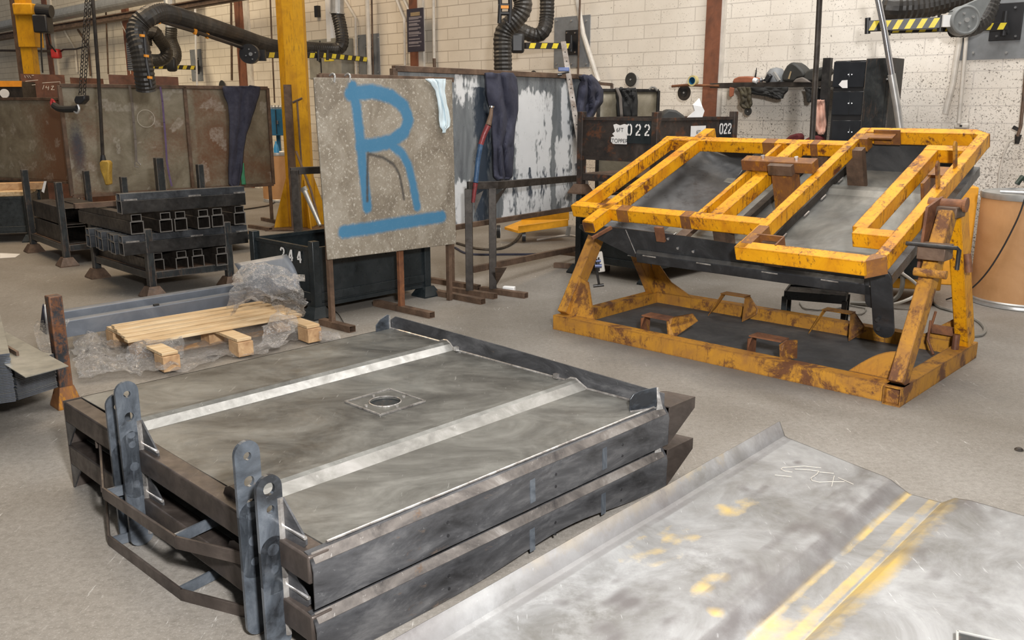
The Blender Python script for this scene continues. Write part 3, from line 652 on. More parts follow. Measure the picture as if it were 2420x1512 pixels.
# ---------------- yellow tilting jig ----------------
JL = V3((.7301, -.6833, 0)); JS = V3((.6833, .7301, 0)); JO = V3((.326, 6.019, 0))
al = math.radians(21); JT = JS*math.cos(al)+Z*math.sin(al); JM = V3((2.26775, 4.81535, .96925)); JN = JL.cross(JT)
def BP(a, b, z): return JO+JL*a+JS*b+Z*z
def FP(a, b, n=0): return JM+JL*a+JT*b+JN*n
jt = thing('tilting_jig', 'large rusty yellow steel frame tilted on A-shaped legs over a dark floor plate', 'welding jig', BP(1.2, .5, 0))
Y, YD, RU = M['yellow'], M['yellowdirty'], M['rusty']
m = MB(); m.beam(BP(.03, -.05, .05), BP(2.39, -.05, .05), .09, .10, t=.006); m.build('base_rail', YD, jt)
m = MB(); m.beam(BP(.10, 1.09, .05), BP(2.39, 1.09, .05), .09, .10); m.build('base_rail', YD, jt, bev=.004)
m = MB(); m.beam(BP(.075, -.005, .05), BP(.075, 1.045, .05), .08, .10); m.build('base_rail', YD, jt, bev=.004)
m = MB(); m.beam(BP(2.345, -.13, .05), BP(2.345, 1.045, .05), .09, .10, t=.006); m.build('base_rail', YD, jt)
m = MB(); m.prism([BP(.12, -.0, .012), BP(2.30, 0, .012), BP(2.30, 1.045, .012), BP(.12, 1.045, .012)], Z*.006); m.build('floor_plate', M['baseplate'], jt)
# U-shaped clamp brackets: a flat top on two splayed ears
def bracket_u(a, b, face, big=False):
    m = MB(); w_ = .17; h = .19 if face > 0 else .16
    for s in (-1, 1):
        m.prism([BP(a+s*w_*.95, b, .10), BP(a+s*w_*.55, b, .10+h*.5), BP(a+s*w_*.55, b+face*.07, .10+h*.5), BP(a+s*w_*.8, b+face*.17, .03), BP(a+s*w_*.95, b+face*.02, .06)], JL*.006)
    m.prism([BP(a-w_*.56, b-.01*face, .10+h*.5), BP(a+w_*.56, b-.01*face, .10+h*.5), BP(a+w_*.56, b+face*.08, .10+h*.5), BP(a-w_*.56, b+face*.08, .10+h*.5)], Z*.007)
    m.build('clamp_bracket', M['rusty'] if face > 0 else M['yellowdirty'], jt)
bracket_u(.80, 1.05, -1); bracket_u(1.56, 1.05, -1)
def bracket_f(a, flap):
    m = MB(); m.prism([BP(a-.11, .0, .085), BP(a-.11, .0, .17), BP(a-.08, .0, .185), BP(a-.08, .10, .185), BP(a-.11, .10, .17), BP(a-.11, .10, .02), ], JL*.006)
    m.prism([BP(a-.10, -.005, .185), BP(a+.10, -.005, .185), BP(a+.10, .10, .185), BP(a-.10, .10, .185)], Z*.008)
    m.build('clamp_bracket', M['rusty'], jt)
    m = MB()
    if flap: m.prism([BP(a+.10, -.0, .09), BP(a+.085, .0, .185), BP(a+.12, .02, .21), BP(a+.13, .22, .20), BP(a+.16, .24, .15), BP(a+.13, .02, .08)], JL*.01+Z*.004)
    else: m.prism([BP(a+.10, -.0, .09), BP(a+.09, .0, .17), BP(a+.12, .02, .20), BP(a+.145, .10, .19), BP(a+.15, .10, .08)], JL*.008)
    m.build('clamp_ear', YD, jt)
bracket_f(.80, True); bracket_f(1.56, False)
# half-round gusset on the front rail at the right leg
m = MB(); pts = []
for k in range(11):
    x = k/10; pts.append((2.06+.30*x, .10+.155*math.sin(min(1, x*1.15)*math.pi*.5)))
m.prism([BP(a, .0, z) for a, z in pts]+[BP(2.36, .0, .10)], JS*.008); m.build('gusset', M['yellowdirty'], jt)
# A legs
ap = .50
def leg(a0, b0, a1, b1, z1, w1=.10, w2=.085, wd=.075, mat=YD, name='leg'):
    m = MB(); m.beam(BP(a0, b0, .10), BP(a1, b1, z1), wd, w1, up=JL.cross(BP(a1, b1, z1)-BP(a0, b0, .10)))
    return m.build(name, mat, jt, bev=.004)
leg(2.345, -.06, 2.345, ap-.075, .94, .10); leg(2.345, 1.03, 2.345, ap+.085, .94, .12, mat=M['yellow'])
leg(.075, -.02, .075, ap-.03, .84, .10); leg(.075, 1.05, .075, ap+.03, .84, .09)
m = MB(); m.prism([BP(.10, -.02, .10), BP(.33, -.02, .10), BP(.21, .06, .33), BP(.10, .09, .36)], JS*.008); m.build('gusset', YD, jt)
m = MB(); m.prism([BP(.10, 1.04, .10), BP(.44, 1.04, .10), BP(.25, 1.02, .20), BP(.13, .96, .38), BP(.10, .96, .38)], JS*.01); m.build('gusset', YD, jt)
m = MB(); m.prism([BP(2.31, 1.04, .10), BP(2.08, 1.04, .10), BP(2.30, 1.03, .27)], JS*.01); m.build('gusset', YD, jt)
# right bearing block, pivot, handles
pv = FP(.02, .055, -.05)
bc = BP(2.345, ap, .965)
m = MB(); m.box(BP(2.335, ap, .945), (.11, .15, .06), Matrix((JL, JS, Z)).transposed()); m.build('bearing_block', M['rustbrown'], jt, bev=.006)
m = MB(); m.cyl(BP(2.22, ap, .985), BP(2.40, ap, .985), .028); m.cyl(BP(2.40, ap, .985), BP(2.415, ap, .985), .04); m.build('pivot_shaft', M['rusty'], jt)
m = MB(); m.prism([BP(2.27, ap-.20, .98), BP(2.27, ap+.02, 1.02), BP(2.27, ap+.04, .97), BP(2.27, ap-.16, .60), BP(2.27, ap-.24, .64)], JL*.014); m.build('lock_plate', M['rusty'], jt)
m = MB(); m.box(BP(2.36, ap-.26, .76), (.14, .13, .08), Matrix((JL, JS, Z)).transposed()); m.build('clamp_block', M['rustbrown'], jt, bev=.004)
m = MB(); m.tube([BP(2.10, ap-.34, .80), BP(2.49, ap-.34, .80), BP(2.50, ap-.34, .79), BP(2.50, ap-.34, .69)], .011, 10); m.build('locking_rod', M['darksteel'], jt, smooth=True)
m = MB(); m.cyl(BP(2.30, ap-.36, .66), BP(2.46, ap-.36, .66), .022); m.build('stop_pin', M['yellowdirty'], jt)
m = MB(); m.cyl(BP(2.40, ap+.16, .70), BP(2.42, ap+.16, .60), .02); m.build('stop_pin', M['rusty'], jt)
m = MB(); m.box(BP(2.24, 1.0, .17), (.16, .03, .05), Matrix((JL, JS, Z)).transposed()); m.tube([BP(2.15, .98, .22), BP(2.17, .9, .12), BP(2.23, .84, .05)], .008, 8); m.tube([BP(2.14, 1.0, .12), BP(2.17, .99, .28)], .008, 8); m.build('chained_pin', M['rusty'], jt)
m = MB(); m.cyl(BP(2.34, .86, .10), BP(2.34, .86, .19), .02, n=10); m.build('stop_pin', M['rusty'], jt)
for b_ in (.24, .52):
    m = MB(); m.prism([FP(-.045, b_-.02, .0), FP(-.045, b_+.02, 0), FP(-.045, b_+.022, .14), FP(-.045, b_+.0, .16), FP(-.045, b_-.022, .14)], JL*.014); m.build('lock_plate', YD, jt, bev=.003)
# the tilted upper frame
tf = MB()
def rail(a0, b0, a1, b1, w_, h=.085, mat=None, name='frame_rail', par=None, n=0):
    m = MB(); m.beam(FP(a0, b0, n-h/2), FP(a1, b1, n-h/2), w_, h, up=JN); return m.build(name, mat or Y, par or jt, bev=.003)
rail(-2.23, -.335, -.78, -.335, .075)            # front left
rail(-2.23, .82, -.78, .82, .075)                # rear left
rail(-2.19, -.30, -2.19, .785, .065)             # left end
rail(-1.945, -.56, -1.945, 1.02, .085)           # second beam with stubs
rail(-1.262, -.298, -1.262, .785, .035, n=-.006) # narrow beam
rail(-1.14, -.298, -1.14, .785, .085)            # wide middle beam
rail(-.785, -.66, -.785, 1.085, .062)            # long cross beam
rail(-.82, -.625, -.08, -.625, .075)             # front right
rail(-.755, 1.05, -.09, 1.05, .075)              # rear right
rail(-.035, -.575, -.035, 1.015, .065)           # right end
m = MB(); m.prism([FP(-.09, -.66, 0), FP(0, -.585, 0), FP(-.065, -.56, 0), FP(-.09, -.59, 0)], JN*-.10); m.build('corner_fillet', M['rustyyellow'], jt)
m = MB(); m.prism([FP(-.10, 1.088, 0), FP(0, 1.015, 0), FP(-.065, 1.0, 0), FP(-.10, 1.02, 0)], JN*-.085); m.build('corner_fillet', Y, jt)
rail(-.27, -.34, -.065, -.34, .075); rail(-.255, -.305, -.255, .75, .085); rail(-.30, .79, -.065, .79, .075)
# worn-through joints show bare rust
for a, b, l, w_ in ((-1.80, -.335, .09, .077), (-1.32, -.335, .07, .077), (-.775, -.50, .064, .22), (-.74, .93, .075, .08), (-1.35, .82, .09, .077), (-1.02, .82, .05, .077)):
    m = MB(); m.box(FP(a, b, -.043), (l, w_, .0865), Matrix((JL, JT, JN)).transposed()); m.build('joint_plate', M['rustyyellow'], jt)
# middle clamp cross bar, with bolts, and its hanging post
m = MB(); m.beam(FP(-1.29, .345, .045), FP(-.80, .345, .045), .085, .07, up=JN); cb = m.build('clamp_bar', M['rustyyellow'], jt, bev=.003)
for a in (-1.16, -.93): MB().cyl(FP(a, .36, .08), FP(a, .36, .095), .014, n=6).build('bolt', M['chrome'], cb)
m = MB(); m.box(FP(-1.0, .285, .04), (.16, .05, .065), Matrix((JL, JT, JN)).transposed()); m.build('clamp_end', M['rustbrown'], cb)
m = MB(); m.beam(FP(-1.0, .33, 0.0), FP(-1.0, .33, -.28), .14, .10, up=JT); m.build('clamp_post', M['rustyyellow'], jt)
m = MB(); m.beam(FP(-1.16, .26, -.07), FP(-1.16, .44, -.07), .10, .05, up=JN); m.build('clamp_end', M['rusty'], jt)
# dark hanging stops under the frame
for a, b, l in ((-1.09, -.33, .27), (-.745, .80, .27), (-1.0, .84, .24), (-.67, -.50, .1)):
    m = MB(); m.beam(FP(a, b, -.03), FP(a, b, -.08-l), .11, .06, up=JT); m.build('hanging_stop', M['rustbrown'], jt)
m = MB(); m.beam(FP(-.70, 1.0, -.03), FP(-.53, 1.0, -.03), .012, .10, up=JN); m.beam(FP(-.75, .955, -.005), FP(-.55, .955, -.005), .08, .01, up=JN); m.build('angle_tab', M['rustyyellow'], jt)
m = MB(); m.beam(FP(-.76, -.50, -.05), FP(-.60, -.50, -.05), .01, .11, up=JN); m.beam(FP(-.60, -.5, -.05), FP(-.60, -.60, -.05), .01, .11, up=JN); m.build('angle_tab', M['rustyyellow'], jt)
m = MB(); m.box(FP(-.10, .50, -.03), (.13, .12, .02), Matrix((JL, JT, JN)).transposed()); m.box(FP(-.16, .46, -.13), (.02, .24, .2), Matrix((JL, JT, JN)).transposed()); m.build('angle_tab', M['rustyyellow'], jt)
m = MB(); m.box(FP(-.13, -.29, -.05), (.12, .05, .03), Matrix((JL, JT, JN)).transposed()); m.build('angle_tab', M['rustyyellow'], jt)
m = MB(); m.prism([FP(-1.99, -.56, -.01), FP(-1.99, -.56, -.08), FP(-1.90, -.56, -.075), FP(-1.90, -.56, -.012)], JT*.004); m.build('stub_end', M['rusty'], jt)
m = MB(); m.beam(FP(-1.90, -.60, -.10), FP(-1.84, -.46, -.085), .018, .02, up=JN); m.build('loose_pin', M['rusty'], jt)
# ---------------- the inverted deck body held in the jig ----------------
tt = thing('inverted_deck_body', 'dark steel deck turned upside down like a tray and clamped below the yellow frame', 'steel deck', FP(-1.1, .3, -.3))
FN, NR = -.43, 1.06      # near and far side in b
def fl_(a, b, n): return FP(a, b, n)
TR = [(-.35, -.285), (-.20, -.285), (-.12, -.30), (.20, -.30), (.26, -.285), (.74, -.285), (.80, -.30), (1.06, -.30)]
def fsec(b):
    pts = [(-.43, -.30), (-.14, -.30), (-.10, -.275), (-.04, -.275), (0, -.30), (.66, -.30), (.70, -.275), (.76, -.275), (.80, -.30), (1.06, -.30)]
    for (x, z), (x1, z1) in zip(pts, pts[1:]):
        if x <= b <= x1: return z+(z1-z)*(b-x)/(x1-x)
    return -.30
m = MB(); bs_ = [-.43, -.14, -.10, -.04, 0, .66, .70, .76, .80, 1.06]
for x, y in zip(bs_, bs_[1:]): m.prism([FP(-1.78, x, fsec(x)), FP(-1.78, y, fsec(y)), FP(-1.78, y, fsec(y)-.005), FP(-1.78, x, fsec(x)-.005)], JL*1.70)
m.build('floor_sheet', M['tray'], tt)
m = MB(); ns = [(-1.60, -.285), (-1.72, -.272), (-1.84, -.245), (-1.95, -.205), (-2.05, -.15), (-2.11, -.10)]
poly = [FP(a, -.43, n) for a, n in ns]+[FP(a, -.43, n-.005) for a, n in reversed(ns)]
m.prism(poly, JT*1.49); m.build('nose_sheet', M['traydark'], tt, smooth=True)
m = MB(); m.tube([FP(-1.60, b, -.28) for b in (-.42, 0, .4, .8, 1.05)], .004, 6); m.build('weld_seam', M['weld'], tt)
for s0 in (-.25, .1, .35):
    MB().tube([FP(-1.595, s0, -.278), FP(-1.595, s0+.11, -.278)], .008, 6).build('weld_seam', M['weld'], tt)
# near side panel (outer face towards the camera)
top = [(-2.12, -.10), (-1.75, -.095), (-1.3, -.10), (-.9, -.115), (-.5, -.12), (-.12, -.11)]
bot = [(-.09, -.30), (-1.55, -.315), (-1.72, -.30), (-2.10, -.16), (-2.14, -.125)]
m = MB(); m.prism([FP(a, -.435, n) for a, n in top+bot], JT*-.006); sp = m.build('side_sheet', M['sidedark'], tt)
m = MB(); m.prism([FP(-.06, -.44, -.235), FP(-.06, -.47, -.255), FP(-.06, -.47, -.32), FP(-.06, -.44, -.33)], JL*-1.62); m.build('side_rib', M['sidedark'], sp, bev=.004)
m = MB(); m.tube([FP(-1.74, -.443, -.10), FP(-1.69, -.443, -.30)], .003, 6); m.build('weld_seam', M['weld'], sp)
for a, n in ((-1.42, -.13), (-1.36, -.19), (-1.25, -.20), (-.36, -.20), (-.27, -.20)): MB().cyl(FP(a, -.435, n), FP(a, -.447, n), .009, n=10).build('rivet', M['chrome'], sp)
for a in (-1.62, -1.22, -.78, -.42, -.15): MB().tube([FP(a, -.472, -.26), FP(a+.1, -.472, -.262)], .0045, 6).build('weld_seam', M['weld'], sp)
m = MB(); m.prism([FP(a, 1.06, n) for a, n in ((-2.10, -.10), (-.12, -.09), (-.10, -.31), (-1.72, -.31))], JT*.006); m.build('side_sheet', M['traydark'], tt)
m = MB(); m.prism([FP(-.11, -.43, -.30), FP(-.11, 1.06, -.30), FP(-.11, 1.06, -.24), FP(-.11, -.43, -.24)], JL*.04); m.build('end_beam', M['traydark'], tt)
m = MB(); m.beam(FP(-.93, -.42, -.262), FP(-.93, 1.0, -.262), .07, .05, up=JN); m.build('cross_member', M['boxsteel'], tt)
m = MB(); m.beam(FP(-1.22, -.42, -.272), FP(-1.22, 1.0, -.272), .05, .035, up=JN); m.build('cross_member', M['boxsteel'], tt)
m = MB(); m.beam(FP(-1.43, -.44, -.20), FP(-1.43, .05, -.20), .075, .03, up=JN); m.build('cross_member', M['rustbrown'], tt)
m = MB(); m.box(FP(-1.47, -.45, -.10), (.06, .02, .10), Matrix((JL, JT, JN)).transposed()); m.build('clip', M['rusty'], tt)
for b in (-.25, -.02, .3, .55, .82): MB().tube([FP(-.885, b, -.288), FP(-.885, b+.07, -.288)], .007, 6).build('weld_seam', M['weld'], tt)
m = MB(); m.beam(FP(-1.10, -.28, -.25), FP(-1.10, -.28, -.29), .12, .05, up=JT); m.box(FP(-1.2, -.3, -.24), (.08, .06, .03), Matrix((JL, JT, JN)).transposed()); m.build('clip', M['rusty'], tt)
m = MB(); m.prism([FP(-1.42, 1.03, -.29), FP(-1.60, .62, -.28), FP(-1.60, .99, -.19), FP(-1.52, 1.05, -.13)], JN*.004+JL*.004); m.build('corner_gusset', M['traydark'], tt)
# lug hanging down at the near right corner
c = FP(.03, -.47, 0)
def lugr(aa, bb, wd, top, bot):
    P_ = lambda x, n: FP(aa+x, bb, n); r = wd/2; pts = []
    for k in range(9): a_ = math.pi*k/8; pts.append(P_(r*math.cos(a_), top-r+r*math.sin(a_)))
    for k in range(9): a_ = math.pi+math.pi*k/8; pts.append(P_(r*math.cos(a_), bot+r+r*math.sin(a_)))
    return pts
m = MB(); m.prism(lugr(-.075, -.50, .115, -.13, -.56), JT*.014); lg = m.build('lug_plate', M['sidedark'], tt, bev=.003)
m = MB(); m.prism(lugr(-.14, -.47, .08, -.20, -.40), JT*.014); m.build('lug_plate', M['sidedark'], tt, bev=.003)
for n in (-.44, -.50): MB().cyl(FP(-.10, -.516, n), FP(-.10, -.5, n), .011, n=14).build('hole_bush', M['ink'], lg)
# ---------------- stillages and what they carry ----------------
def digits(m, txt, o, X, Yv, h, N, gap=1.35, wgt=.16):
    """stencil numerals built as flat bars; o = lower left corner"""
    segs = {'0': [((.0, .22), (.0, .78)), ((.55, .22), (.55, .78)), ((.08, .97), (.22, 1)), ((.33, 1), (.47, .97)), ((.08, .03), (.22, 0)), ((.33, 0), (.47, .03)), ((.0, .78), (.08, .95)), ((.55, .78), (.47, .95)), ((.0, .22), (.08, .05)), ((.55, .22), (.47, .05))],
            '2': [((.02, .76), (.10, .95)), ((.10, .96), (.24, 1)), ((.34, 1), (.50, .92)), ((.50, .92), (.55, .70)), ((.55, .70), (.44, .5)), ((.38, .42), (.06, .1)), ((.0, .02), (.24, .02)), ((.33, .02), (.55, .02))],
            '4': [((.42, 0), (.42, .22)), ((.42, .36), (.42, 1)), ((.34, .95), (.02, .36)), ((.0, .30), (.34, .30)), ((.46, .30), (.58, .30))]}
    for k, ch in enumerate(txt):
        for a, b in segs[ch]:
            p = o+X*(h*(a[0]+k*.62*gap))+Yv*h*a[1]; q_ = o+X*(h*(b[0]+k*.62*gap))+Yv*h*b[1]
            m.beam(p, q_, h*wgt, .003, up=N)
def numerals(t, *a, **k):
    txt, o, X, Yv, h, N_, gap = a
    for i, ch in enumerate(txt):
        m = MB(); digits(m, ch, o+X*(h*i*.62*gap), X, Yv, h, N_, gap); m.build('numeral', M['white'], t)
def stillage(label, N0, d1, l1, d2, l2, zt=.56, zd=.15, post=.06, panels=None, postz=None, base=0, group='steel stillages', feet=True, deck=True, mat=None, cat='stillage', num=None, z_panel=(.16, .50), only=None):
    mat = mat or M['blackpaint']
    d1 = V3(d1).normalized(); d2 = V3(d2).normalized()
    t = thing('stillage', label, cat, N0+d1*l1/2+d2*l2/2+Z*base, group)
    cs = [N0, N0+d1*l1, N0+d1*l1+d2*l2, N0+d2*l2]
    for k, c in enumerate(cs):
        if only and k not in only: continue
        zz = (postz or {}).get(k, zt)
        R = Matrix((d1, Z.cross(d1), Z)).transposed()
        m = MB(); m.box(c+Z*(base+zz/2+.03), (post, post, zz-.06), R); pp = m.build('post', mat, t, bev=.004)
        if feet:
            m = MB(); r1, r2 = .085, .045; v = []
            for z_, r in ((.0, r1), (.012, r1), (.085, r2)): v += [c+Z*(base+z_)+R@V3((x*r, y*r, 0)) for x, y in ((-1, -1), (1, -1), (1, 1), (-1, 1))]
            m.add(v, [(3, 2, 1, 0), (8, 9, 10, 11)]+[(i*4+k_, i*4+(k_+1) % 4, (i+1)*4+(k_+1) % 4, (i+1)*4+k_) for i in range(2) for k_ in range(4)])
            m.build('foot', M['rustbrown'] if mat is not M['blackclean'] else mat, t)
    if deck:
        for a, b in ((0, 1), (1, 2), (2, 3), (3, 0)):
            m = MB(); e = (cs[b]-cs[a]).normalized()*post/2; m.beam(cs[a]+e+Z*(base+zd), cs[b]-e+Z*(base+zd), .04, .06); m.build('deck_rail', mat, t, bev=.003)
        m = MB(); m.prism([c+Z*(base+zd+.025) for c in cs], Z*.006); m.build('deck_plate', M['rustbrown'], t)
    for a, b in (panels or ()):
        e = (cs[b]-cs[a]).normalized()*post/2; z0, z1 = z_panel; m = MB(); nrm = e.cross(Z).normalized()
        m.prism([cs[a]+e+Z*(base+z0), cs[b]-e+Z*(base+z0), cs[b]-e+Z*(base+z1), cs[a]+e+Z*(base+z1)], nrm*.005)
        m.beam(cs[a]+e+Z*(base+z1), cs[b]-e+Z*(base+z1), .03, .025); m.beam(cs[a]+e+Z*(base+z0), cs[b]-e+Z*(base+z0), .03, .03); m.build('side_panel', mat, t)
    return t, cs, d1, d2
M['blackclean'] = worn('smooth_black_paint', (.016, .022, .025), (.010, .014, .016), (.03, .036, .04), rust=(.10, .09, .08), ra=.24, sc=5, rough=.33, metal=.05, scratch=.35)
M['rustpanel'] = worn('rusted_black_panel', (.045, .035, .03), (.02, .017, .016), (.10, .08, .07), rust=(.17, .07, .035), ra=.44, sc=5, rough=.5, metal=.2, scratch=.4)
# stillage carrying the welded box sections
NA = G(362, 700); e1 = (G(232, 655)-NA).normalized(); e2 = (G(542, 675)-NA).normalized()
t, cs, a1, a2 = stillage('black stillage loaded with crossed layers of box section posts', NA, e1, 1.16, e2, .66, zt=.55, zd=.17)
def boxpost(p, d, L, side, mat, label, group='welded box section posts', wd=.105, h1=.10, h2=.055, caps=False):
    """square tube with a shallower tube welded on top; p = bottom centre of the near end"""
    t = thing('box_section_post', label, 'steel post', p+d*L/2, group)
    m = MB(); m.beam(p+Z*h1/2, p+d*L+Z*h1/2, wd, h1, t=.006); sq = m.build('square_tube', mat, t, bev=.003); m = MB(); m.beam(p-d*.001+Z*h1/2, p+d*.003+Z*h1/2, wd+.001, h1+.001, t=.0075); m.build('cut_end', M['cutend'], sq)
    m = MB(); m.beam(p+Z*(h1+h2/2), p+d*L+Z*(h1+h2/2), wd*.78, h2, t=.005); tc_ = m.build('top_channel', M['boxblue'] if caps else mat, t, bev=.002); m = MB(); m.beam(p-d*.001+Z*(h1+h2/2), p+d*.003+Z*(h1+h2/2), wd*.78+.001, h2+.001, t=.0065); m.build('cut_end', M['cutend'], tc_)
    if caps:
        s = side
        for f in (.02, .52, .90):
            m = MB(); m.beam(p+d*L*f+s*wd*.45+Z*(h1+.006), p+d*L*(f+.10)+s*wd*.45+Z*(h1+.006), .012, .012); m.build('weld_bead', M['weld'], t)
    return t
zr = [.19, .355, .52, .685]
# bottom row: near ends face the camera, running away to the upper left
labs = ['nearest the front corner post', 'second from the front corner post', 'third from the front corner post', 'beside the right hand post']
for (px, py), lb in zip(((375, 642), (432, 637), (470, 632), (526, 627)), labs):
    p = G(px, py, zr[0]); boxpost(p, a1, 1.12, a2, M['boxsteel'], 'dark square tube in the bottom layer, ' + lb)
# second layer: running left to right
p0 = G(291, 603, zr[1]); L2 = (G(592, 575, zr[1])-p0); dl = a2
order = ['foremost, full length in view', 'second from the front', 'third from the front', 'fourth from the front', 'fifth from the front', 'sixth, at the back left']
offs = [0, .115, .225, .37, .48, .63]
for k, (of, lb) in enumerate(zip(offs, order)):
    p = p0+a1*of+a2*(-.01-.02*(k % 2)); boxpost(p, dl, 1.04, -a1, M['darksteel'] if k == 0 else M['boxblue'], 'blue grey tube in the second layer of the stillage, ' + lb, caps=(k == 0))
# third layer: near ends toward the camera
labs = ['leftmost, lying alone', 'second from left', 'third from left', 'fourth from left', 'fifth from left', 'rightmost']
for (px, py), lb in zip(((326, 553), (394, 548), (429, 545), (483, 540), (516, 536), (568, 530)), labs):
    p = G(px, py, zr[2]); boxpost(p, a1, 1.10, a2, M['boxsteel'], 'dark tube in the third layer with its open end forward, ' + lb)
p = G(283, 505, zr[3]); boxpost(p, a2, 1.02, -a1, M['darksteel'], 'single long tube lying across the very top of the stack', caps=True)
p = G(300, 497, zr[3])+a1*.42
m = MB(); m.beam(p-a2*.25+Z*.02, p+a2*.55+Z*.02, .05, .04); tag(m.build('flat_bar', M['rustbrown']), 'short flat brown bar lying behind the topmost tube', 'steel bar')
# left stillage with thick box beams
NB = G(160, 628); b1 = (G(82, 595)-NB).normalized(); b2 = V3((-b1.y, b1.x, 0)); b2 = b2 if b2.x > 0 else -b2
t, cs, _, _ = stillage('scuffed black stillage with tall posts holding thick box beams', NB, b1, 1.14, b2, .60, zt=.82, zd=.17, postz={0: .80, 1: .86})
for k, (of, z_, lb) in enumerate(((.12, .2, 'lower one nearest the posts'), (.12, .38, 'upper one nearest the posts'), (.34, .2, 'lower one further right'), (.34, .38, 'upper one further right'))):
    p = NB+b2*of+b1*.03+Z*z_; tt2 = MB(); tt2.beam(p+Z*.085, p+b1*1.05+Z*.085, .19, .165, t=.008)
    tag(tt2.build('box_beam', M['boxsteel'], bev=.006), 'thick dark box beam in the left stillage, ' + lb, 'box beam', 'thick box beams in the left stillage')
# rear stillage with only two posts showing above the load
NC = P(482, 520, 9.0); NC.z = 0
t, cs, _, _ = stillage('dark stillage hidden behind the tube stack, only its two posts show', NC, V3((-.72, .69, 0)), .0001+1.1, V3((.69, .72, 0)), .6, zt=.90, postz={0: .93, 1: .98}, only=(0,))
p = P(380, 440, 8.9); m = MB(); m.box((p.x, p.y, .50), (.075, .075, 1.0), Matrix.Rotation(.75, 3, 'Z')); tag(m.build('stillage_post', M['blackpaint']), 'dark square post rising behind the left end of the top tube', 'post')
# 244 stillage
ND = G(750, 750); d1 = (G(1000, 700)-ND).normalized(); d2 = V3((-d1.y, d1.x, 0))
t, cs, _, _ = stillage('black stillage numbered 244 on both near sides', ND, d1, 1.05, d2, .80, zt=.56, panels=((0, 1), (0, 3), (1, 2), (2, 3)), mat=M['blackclean'], z_panel=(.09, .50), cat='stillage')
n1 = V3((d1.y, -d1.x, 0)); numerals(t, '244', ND+d1*.74+n1*.012+Z*.40, d1, Z, .075, n1, 1.9)
X2 = -d2; n2 = -d1; numerals(t, '244', ND+d2*.42+n2*.012+Z*.385, X2, Z, .085, n2, 2.1)
# foreground left stillage post with the sheet stacks
pf = G(158, 958); e = V3((.70, .714, 0)); f = V3((-.71, .70, 0))
t = thing('stillage', 'stillage at the left edge, only one rusty corner post with flared foot in view', 'stillage', pf, 'steel stillages')
R = Matrix((f, Z.cross(f), Z)).transposed()
m = MB(); m.box(pf+Z*.32, (.065, .065, .52), R); m.build('post', M['rustyblack'], t, bev=.005)
m = MB(); v = []
for z_, r in ((.0, .06), (.01, .06), (.11, .035)): v += [pf+Z*z_+R@V3((x*r, y*r, 0)) for x, y in ((-1, -1), (1, -1), (1, 1), (-1, 1))]
m.add(v, [(3, 2, 1, 0), (8, 9, 10, 11)]+[(i*4+k_, i*4+(k_+1) % 4, (i+1)*4+(k_+1) % 4, (i+1)*4+k_) for i in range(2) for k_ in range(4)]); m.build('foot', M['rustyyellow'], t)
rp = pf-e*1.1
m = MB(); m.beam(pf+Z*.14-e*.04, rp+Z*.14, .04, .05); m.beam(pf+Z*.14+f*.04, pf+f*1.0+Z*.14, .04, .05); m.prism([pf+Z*.16, rp+Z*.16, rp+f*1.0+Z*.16, pf+f*1.0+Z*.16], Z*.005); m.build('deck', M['blackpaint'], t)
# stacked pressed sheets
q1 = G(44, 945, .17); q2 = G(137, 915, .17)
def pile(a, b, n, th, lab, back, ztop):
    d = (b-a); L = d.length; d.normalize(); bk = V3((-d.y, d.x, 0))
    m = MB(); m.prism([a, b, b+bk*back, a+bk*back], Z*th*.72); first = m.build('pressed_sheet', [M['sheettop']], bev=0)
    me = first.data; me.materials.append(M['stackedge'])
    for p_ in me.polygons: p_.material_index = 0 if abs(p_.normal.z) > .9 else 1
    tag(first, lab % 'bottom', 'steel sheet', 'sheets stacked at the left edge'); z0 = first.location.z
    for k in range(1, n):
        o = first.copy(); COL.objects.link(o); o.location.z = z0+th*k; o.location.x += random.uniform(-.003, .003); o.location.y += random.uniform(-.003, .003); o['label'] = lab % 'upper'
        if k == n-1: o['label'] = lab % 'topmost'
pile(q1, q2, 22, .0078, 'thin steel sheet beside the rusty post, %s of the right hand pile', .9, 0)
pile(G(-75, 965, .17), G(38, 948, .17), 30, .0078, 'thin steel sheet cut by the left photo edge, %s of the left hand pile', .9, 0)
m = MB(); a = G(38, 852, .345); m.prism([G(60, 893, .350), G(162, 866, .350), G(162, 866, .35)+f*.95, G(60, 893, .35)+f*.95-e*.0], Z*.004)
tag(m.build('loose_sheet', M['sheettop']), 'loose thin sheet on the right hand pile, its corner reaching past the post', 'steel sheet')
m = MB(); m.beam(G(42, 838, .36), G(42, 838, .36)+f*.8, .012, .03); tag(m.build('narrow_strip', M['rustbrown']), 'narrow brown strip between the two sheet piles', 'strip')
